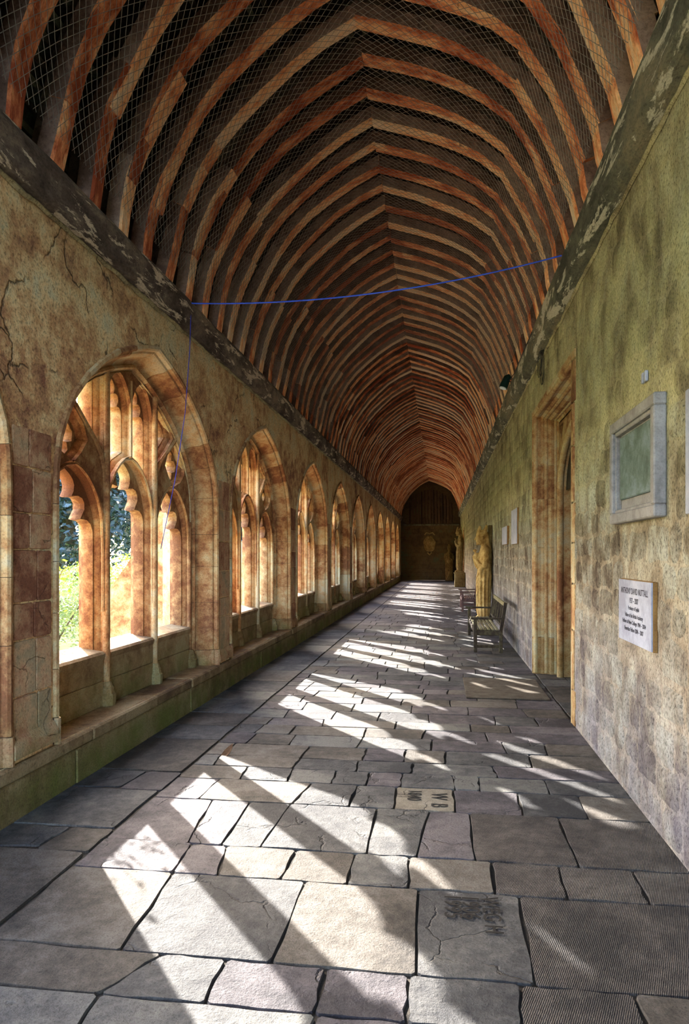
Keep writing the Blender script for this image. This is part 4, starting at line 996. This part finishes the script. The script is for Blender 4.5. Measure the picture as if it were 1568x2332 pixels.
# ------------------------------------------------------------------ statues
def loft(mb_, rings, n=28, fold=None):
    vv = []; 
    for ri, (z, cx, rx, ry) in enumerate(rings):
        for k in range(n):
            t = 2*pi*k/n; r = 1.0 + (fold(t, z) if fold else 0)
            vv.append((cx + rx*r*cos(t), ry*r*sin(t), z))
    m_ = len(rings); ff = [(i*n+k, i*n+(k+1)%n, (i+1)*n+(k+1)%n, (i+1)*n+k) for i in range(m_-1) for k in range(n)]
    ff += [tuple(range(n-1,-1,-1)), tuple((m_-1)*n+k for k in range(n))]; mb_.add(vv, ff)
def densify(r, st=0.04):
    out = []
    for a, b in zip(r[:-1], r[1:]):
        n = max(1, int(abs(b[0]-a[0])/st)); out += [tuple(a[j]+(b[j]-a[j])*i/n for j in range(4)) for i in range(n)]
    return out + [r[-1]]
def statue_mesh():
    m_ = MB()
    def fold(t, z):
        f = 0.0; k = min(1, max(0, (1.45-z)/0.6))
        f += 0.11*k*sin(11*t + 1.2*sin(z*2))            # hanging pleats
        f += 0.06*sin(5*t + z*9)*max(0, 1-abs(z-1.15)/0.7)  # diagonal swags of the mantle
        f += 0.03*sin(3*t - z*14)*max(0, 1-abs(z-1.5)/0.4)
        return f
    loft(m_, densify([(0.10,0.0,.15,.215),(0.35,0.0,.155,.225),(0.8,0.0,.17,.24),(1.2,0.01,.18,.25),(1.5,0.03,.17,.25),(1.72,0.04,.155,.255),(1.84,0.05,.125,.225),(1.92,0.04,.085,.13),(1.98,0.02,.062,.07),(2.06,-0.01,.06,.062)]), 72, fold)
    for q in range(4):     # swags of the mantle falling across the body
        z0 = 1.36 - q*0.10; m_.tube([(-.10,-.20,z0), (-.175,-.08,z0-.20-q*.05), (-.175,.06,z0-.46-q*.10), (-.10,.19,z0-.66-q*.12), (.02,.245,z0-.72-q*.12)], [.015,.028,.030,.026,.012], 8)
    body = m_; m_ = MB()
    # head: skull, jaw, nose, brow, ears, mitre
    hc = (-0.045, 0, 2.13)
    hr = []
    for i in range(11):
        t = -pi/2 + pi*i/10; zz = sin(t); rr = max(0.03, cos(t)); fw = -0.012*(1 if zz < 0 else 0)*(-zz)
        hr.append((hc[2] + 0.155*zz, hc[0] + fw - (0.02*(-zz) if zz < 0 else 0), 0.112*rr, 0.088*rr))
    loft(m_, hr, 20)
    m_.tube([(-0.150,0,2.185), (-0.172,0,2.15), (-0.188,0,2.115), (-0.160,0,2.105)], [0.012,0.015,0.021,0.014], 8)      # nose
    m_.tube([(-0.135,-0.05,2.185), (-0.158,0,2.195), (-0.135,0.05,2.185)], 0.014, 8)                     # brow
    m_.tube([(-0.145,-0.025,2.065), (-0.160,0,2.068), (-0.145,0.025,2.065)], 0.010, 8)                   # lips
    m_.tube([(-0.13,0,2.02), (-0.142,0,2.005), (-0.12,0,1.995)], 0.026, 8)                               # chin
    for sg in (-1, 1):
        m_.tube([(-0.142, sg*0.032, 2.155), (-0.147, sg*0.034, 2.152)], 0.014, 8)
        m_.tube([(-0.03, sg*0.088, 2.18), (-0.02, sg*0.098, 2.15), (-0.035, sg*0.09, 2.11)], 0.014, 8)
    loft(m_, [(2.20,-0.04,.120,.098),(2.25,-0.035,.125,.102),(2.30,-0.03,.122,.10)], 20)
    for cx, lean, top in ((-0.095, 0.010, 2.46), (0.015, 0.02, 2.48)):   # the two horns of the mitre
        loft(m_, [(2.24,cx,.058,.10),(2.32,cx,.052,.098),(2.38,cx+lean,.042,.078),(2.43,cx+lean*2,.030,.048),(top,cx+lean*2,.016,.018)], 16)
    loft(m_, [(2.26,-.035,.10,.09),(2.35,-.035,.07,.07)], 12)
    for v in m_.v: body.v.append((-0.01 + (v[0]+0.02)*1.22 - 0.02, v[1]*1.18, 1.99 + (v[2]-2.0)*1.04))
    nb_ = len(body.v) - len(m_.v); body.f += [tuple(i + nb_ for i in f) for f in m_.f]; m_ = body
    # hair and veil falling to the shoulders
    m_.tube([(0.07,0,2.24), (0.09,0,2.10), (0.10,0,1.95), (0.11,0,1.80)], [0.05,0.05,0.07,0.10], 10)
    m_.tube([(0.0,0,1.80), (-0.01,0,1.95), (-0.03,0,2.06)], [0.12,0.07,0.068], 12)
    # arms, forearms, hands with fingers around a small carved lamb
    for sg in (-1, 1):
        m_.tube([(0.04,sg*0.215,1.82), (0.045,sg*0.275,1.62), (0.0,sg*0.27,1.42), (-0.10,sg*0.20,1.43), (-0.17,sg*0.11,1.53), (-0.20,sg*0.07,1.58)], [0.075,0.08,0.075,0.065,0.05,0.036], 10)
        m_.tube([(-0.06,sg*0.24,1.42), (-0.10,sg*0.22,1.28), (-0.09,sg*0.21,1.14)], [0.06,0.05,0.02], 8)     # hanging sleeve
        m_.tube([(-0.185,sg*0.08,1.565), (-0.225,sg*0.055,1.61), (-0.24,sg*0.045,1.64)], [0.034,0.036,0.026], 8)
        for q in range(4):
            zz = 1.60 + q*0.024; l = (0.9, 1.0, 0.95, 0.75)[q]
            m_.tube([(-0.232,sg*0.055,zz), (-0.262,sg*0.045,zz+.012), (-0.280,sg*(0.045-.035*l),zz+.016), (-0.278,sg*(0.03-.035*l),zz+.014)], [0.0125,0.012,0.011,0.009], 6)
        m_.tube([(-0.215,sg*0.045,1.64), (-0.225,sg*0.025,1.69), (-0.235,sg*0.012,1.72)], [0.015,0.013,0.010], 6)
    m_.tube([(-0.10,0,1.40), (-0.15,0,1.50), (-0.18,0,1.60), (-0.19,0,1.70), (-0.18,0,1.77)], [0.10,0.105,0.10,0.085,0.055], 12)
    m_.tube([(0.0,0,1.75), (-0.08,0,1.62), (-0.12,0,1.50)], [0.13,0.13,0.11], 12)
    m_.tube([(-0.20,0,1.80), (-0.24,0,1.83), (-0.27,0,1.81)], [0.05,0.045,0.03], 10)
    # feet and block
    for sg in (-1, 1):
        m_.tube([(-0.02,sg*0.09,0.14), (-0.12,sg*0.10,0.12), (-0.19,sg*0.11,0.10)], [0.06,0.05,0.03], 10)
        for q in range(5): m_.tube([(-0.165,sg*(0.075+q*0.018),0.10), (-0.225+q*0.008,sg*(0.078+q*0.019),0.09)], 0.012, 6)
    m_.cbox((-0.26,-0.25,0.0), (0.19,0.25,0.085), 0.01)
    me = m_.mesh('s'); t = bpy.data.objects.new('t', me); COL.objects.link(t)
    md = t.modifiers.new('r', 'REMESH'); md.mode = 'VOXEL'; md.voxel_size = 0.011; md.use_smooth_shade = True
    sm_ = t.modifiers.new('s', 'SMOOTH'); sm_.iterations = 1; sm_.factor = 0.5
    dg = bpy.context.evaluated_depsgraph_get(); me2 = bpy.data.meshes.new_from_object(t.evaluated_get(dg)); me2.name = 'stone_statue'
    bpy.data.objects.remove(t, do_unlink=True); me2.materials.clear(); return me2
st_me = statue_mesh()
st = ob('stone_statue', st_me, M_STATUE, None, (1.10, 17.9, 0.0)); tag(st, 'tall ochre stone statue of a mitred figure behind the dark bench', 'statue')
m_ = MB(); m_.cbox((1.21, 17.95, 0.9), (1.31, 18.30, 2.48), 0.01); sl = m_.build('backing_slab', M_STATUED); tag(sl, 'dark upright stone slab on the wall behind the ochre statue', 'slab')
st_me_d = st_me.copy(); st_me_d.materials.clear()
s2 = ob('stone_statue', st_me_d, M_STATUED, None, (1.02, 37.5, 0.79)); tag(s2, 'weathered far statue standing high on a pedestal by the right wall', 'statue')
ped = MB(); ped.cbox((0.74, 37.2, 0), (1.30, 37.8, 0.72), .02); ped.cbox((0.70, 37.16, 0.72), (1.31, 37.84, 0.78), .015); po = ped.build('statue_pedestal', M_STATUED); tag(po, 'square stone pedestal under the far statue', 'pedestal')
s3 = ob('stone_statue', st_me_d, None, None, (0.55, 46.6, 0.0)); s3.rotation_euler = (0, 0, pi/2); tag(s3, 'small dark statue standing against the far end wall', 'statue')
# carved coat of arms on the far wall
ar = tag(empty('carved_cartouche', (-0.75, YF-0.012, 1.75)), 'pale oval cartouche carved on the far end wall', 'carving')
m_ = MB(); vv = []; n = 24
for r, h in ((1.0, 0.0), (1.0, 0.06), (0.86, 0.10), (0.74, 0.06), (0.0, 0.12)):
    for k in range(n): t = 2*pi*k/n; vv.append((0.42*r*cos(t)*(1+.06*sin(5*t)), -h, 0.75 + 0.55*r*sin(t)*(1+.05*cos(6*t))))
m_.add(vv, [(i*n+k, i*n+(k+1)%n, (i+1)*n+(k+1)%n, (i+1)*n+k) for i in range(4) for k in range(n)]); m_.build('shield', M_STATUED, ar, smooth=40)
m_ = MB()
m_.tube([(-.35,-.05,1.35), (-.2,-.07,1.52), (0,-.08,1.45), (.2,-.07,1.52), (.35,-.05,1.35)], .05, 8); m_.tube([(-.15,-.05,.15), (0,-.07,0), (.15,-.05,.15)], .06, 8); m_.build('scrollwork', M_STATUED, ar, smooth=40)

# ------------------------------------------------------------------ the garth outside
mb = MB(); mb.add([(-90,-40,-0.35),(XOUT-0.02,-40,-0.35),(XOUT-0.02,120,-0.35),(-90,120,-0.35)], [(0,1,2,3)])
bounce_mb = MB(); bounce_mb.add([(-6.2,-20,-0.345),(XOUT-0.02,-20,-0.345),(XOUT-0.02,60,-0.345),(-6.2,60,-0.345)], [(0,1,2,3)])
tag(bounce_mb.build('path', M_BOUNCE), kind='structure')  # unseen pale ground added along the wall to bounce sun into the roof
lawn = tag(mb.build('lawn', M_LAWN), kind='structure')
def leaves(cx, cy, cz, rx, ry, rz, n, size, seed, shell=0.55):
    rr = random.Random(seed); m2 = MB(); lob = [(rr.uniform(-.6,.6), rr.uniform(-.6,.6), rr.uniform(-.3,.7), rr.uniform(.35,.6)) for _ in range(9)]
    for i in range(n):
        l = rr.choice(lob); d = Vector((rr.gauss(0,1), rr.gauss(0,1), rr.gauss(0,1))).normalized()*(shell + (1-shell)*rr.random())*l[3]
        p = Vector((cx + rx*(l[0]+d.x), cy + ry*(l[1]+d.y), max(cz - rz*.95, cz + rz*(l[2]*.8+d.z))))
        u = Vector((rr.gauss(0,1), rr.gauss(0,1), rr.gauss(0,.6))).normalized(); w = u.cross(Vector((rr.gauss(0,1), rr.gauss(0,1), rr.gauss(0,1)))).normalized()
        s = size*rr.uniform(.6, 1.2); k = len(m2.v)
        m2.v += [tuple(p-u*s), tuple(p+w*s*.45), tuple(p+u*s), tuple(p-w*s*.45)]; m2.f.append((k, k+1, k+2, k+3))
    return m2
def plant(name, loc, dims, n, size, mat, seed, label, cat, trunk=0.1, stems=5, group=None):
    root = tag(empty(name, loc), label, cat, group); rx, ry, rz = dims
    leaves(0, 0, rz, rx, ry, rz, n, size, seed).build('foliage', mat, root)
    rr = random.Random(seed); m2 = MB()
    for i in range(stems):
        a = rr.uniform(0, 6.28); m2.tube([(0,0,-.05), (rx*.2*cos(a), ry*.2*sin(a), rz*.7), (rx*.5*cos(a), ry*.5*sin(a), rz*1.4)], [trunk, trunk*.6, trunk*.2], 6)
    m2.build('stems', M_BARK, root); return root
plant('holm_oak', (-19.0, 34.0, -0.3), (8.0, 9.5, 5.0), 42000, 0.19, M_LEAF2, 5, 'dark glossy evergreen oak beyond the lawn', 'tree', 0.45, 7)
plant('shading_tree', (-7.8, 26.0, -0.34), (1.6, 3.4, 3.3), 42000, 0.15, M_LEAF2, 9, 'dark tree added outside the middle windows to shade them', 'tree', 0.2, 5)  # tree added to keep sun off the middle windows
plant('garden_bush', (-6.6, 10.6, -0.35), (1.6, 1.5, 1.0), 9000, 0.035, M_LEAF3, 6, 'pale green bush seen through the left light of the nearest window', 'bush', 0.03, 7)
plant('garden_bush', (-7.6, 15.0, -0.35), (1.7, 1.7, 1.15), 9000, 0.04, M_LEAF1, 7, 'bright yellow-green bush behind the nearest window mullion', 'bush', 0.03, 7)
# climbing rose against the garden side of the arcade: canes and sparse leaves
def climber(y0, y1, zt, n, seed, label):
    root = tag(empty('climbing_rose', (-3.75, (y0+y1)/2, -0.35)), label, 'shrub'); rr = random.Random(seed)
    m2 = MB(); m3 = MB(); W = (y1-y0)/2
    for i in range(7):
        yb = rr.uniform(-W*.5, W*.5); ye = rr.uniform(-W, W); xb = rr.uniform(-.12,.12)
        top = zt + .35 - rr.uniform(0, .35)
        pts = [(xb + .06*sin(j*1.3+i), yb+(ye-yb)*(j/6)**1.3, top*j/6) for j in range(7)]
        m2.tube(pts, [.010]*3+[.007]*2+[.004]*2, 5)
        for j in range(n//7):
            t = rr.uniform(.45, 1.0); k = min(5, int(t*6)); f = t*6-k; p = Vector(pts[k]).lerp(Vector(pts[k+1]), f) + Vector((rr.gauss(0,.06), rr.gauss(0,.10), rr.gauss(0,.06)))
            u = Vector((rr.gauss(0,1), rr.gauss(0,1), rr.gauss(0,.6))).normalized(); w = u.cross(Vector((rr.gauss(0,1), rr.gauss(0,1), 1))).normalized(); s = .032*rr.uniform(.6,1.2); q = len(m3.v)
            m3.v += [tuple(p-u*s), tuple(p+w*s*.55), tuple(p+u*s), tuple(p-w*s*.55)]; m3.f.append((q, q+1, q+2, q+3))
    m2.build('canes', M_STEM, root, smooth=60); m3.build('foliage', M_LEAF1, root); return root
climber(5.25, 6.35, 1.62, 900, 31, 'leafy climbing rose outside the nearest window')
climber(8.9, 10.7, 1.65, 1500, 32, 'leafy climbing rose outside the second window')
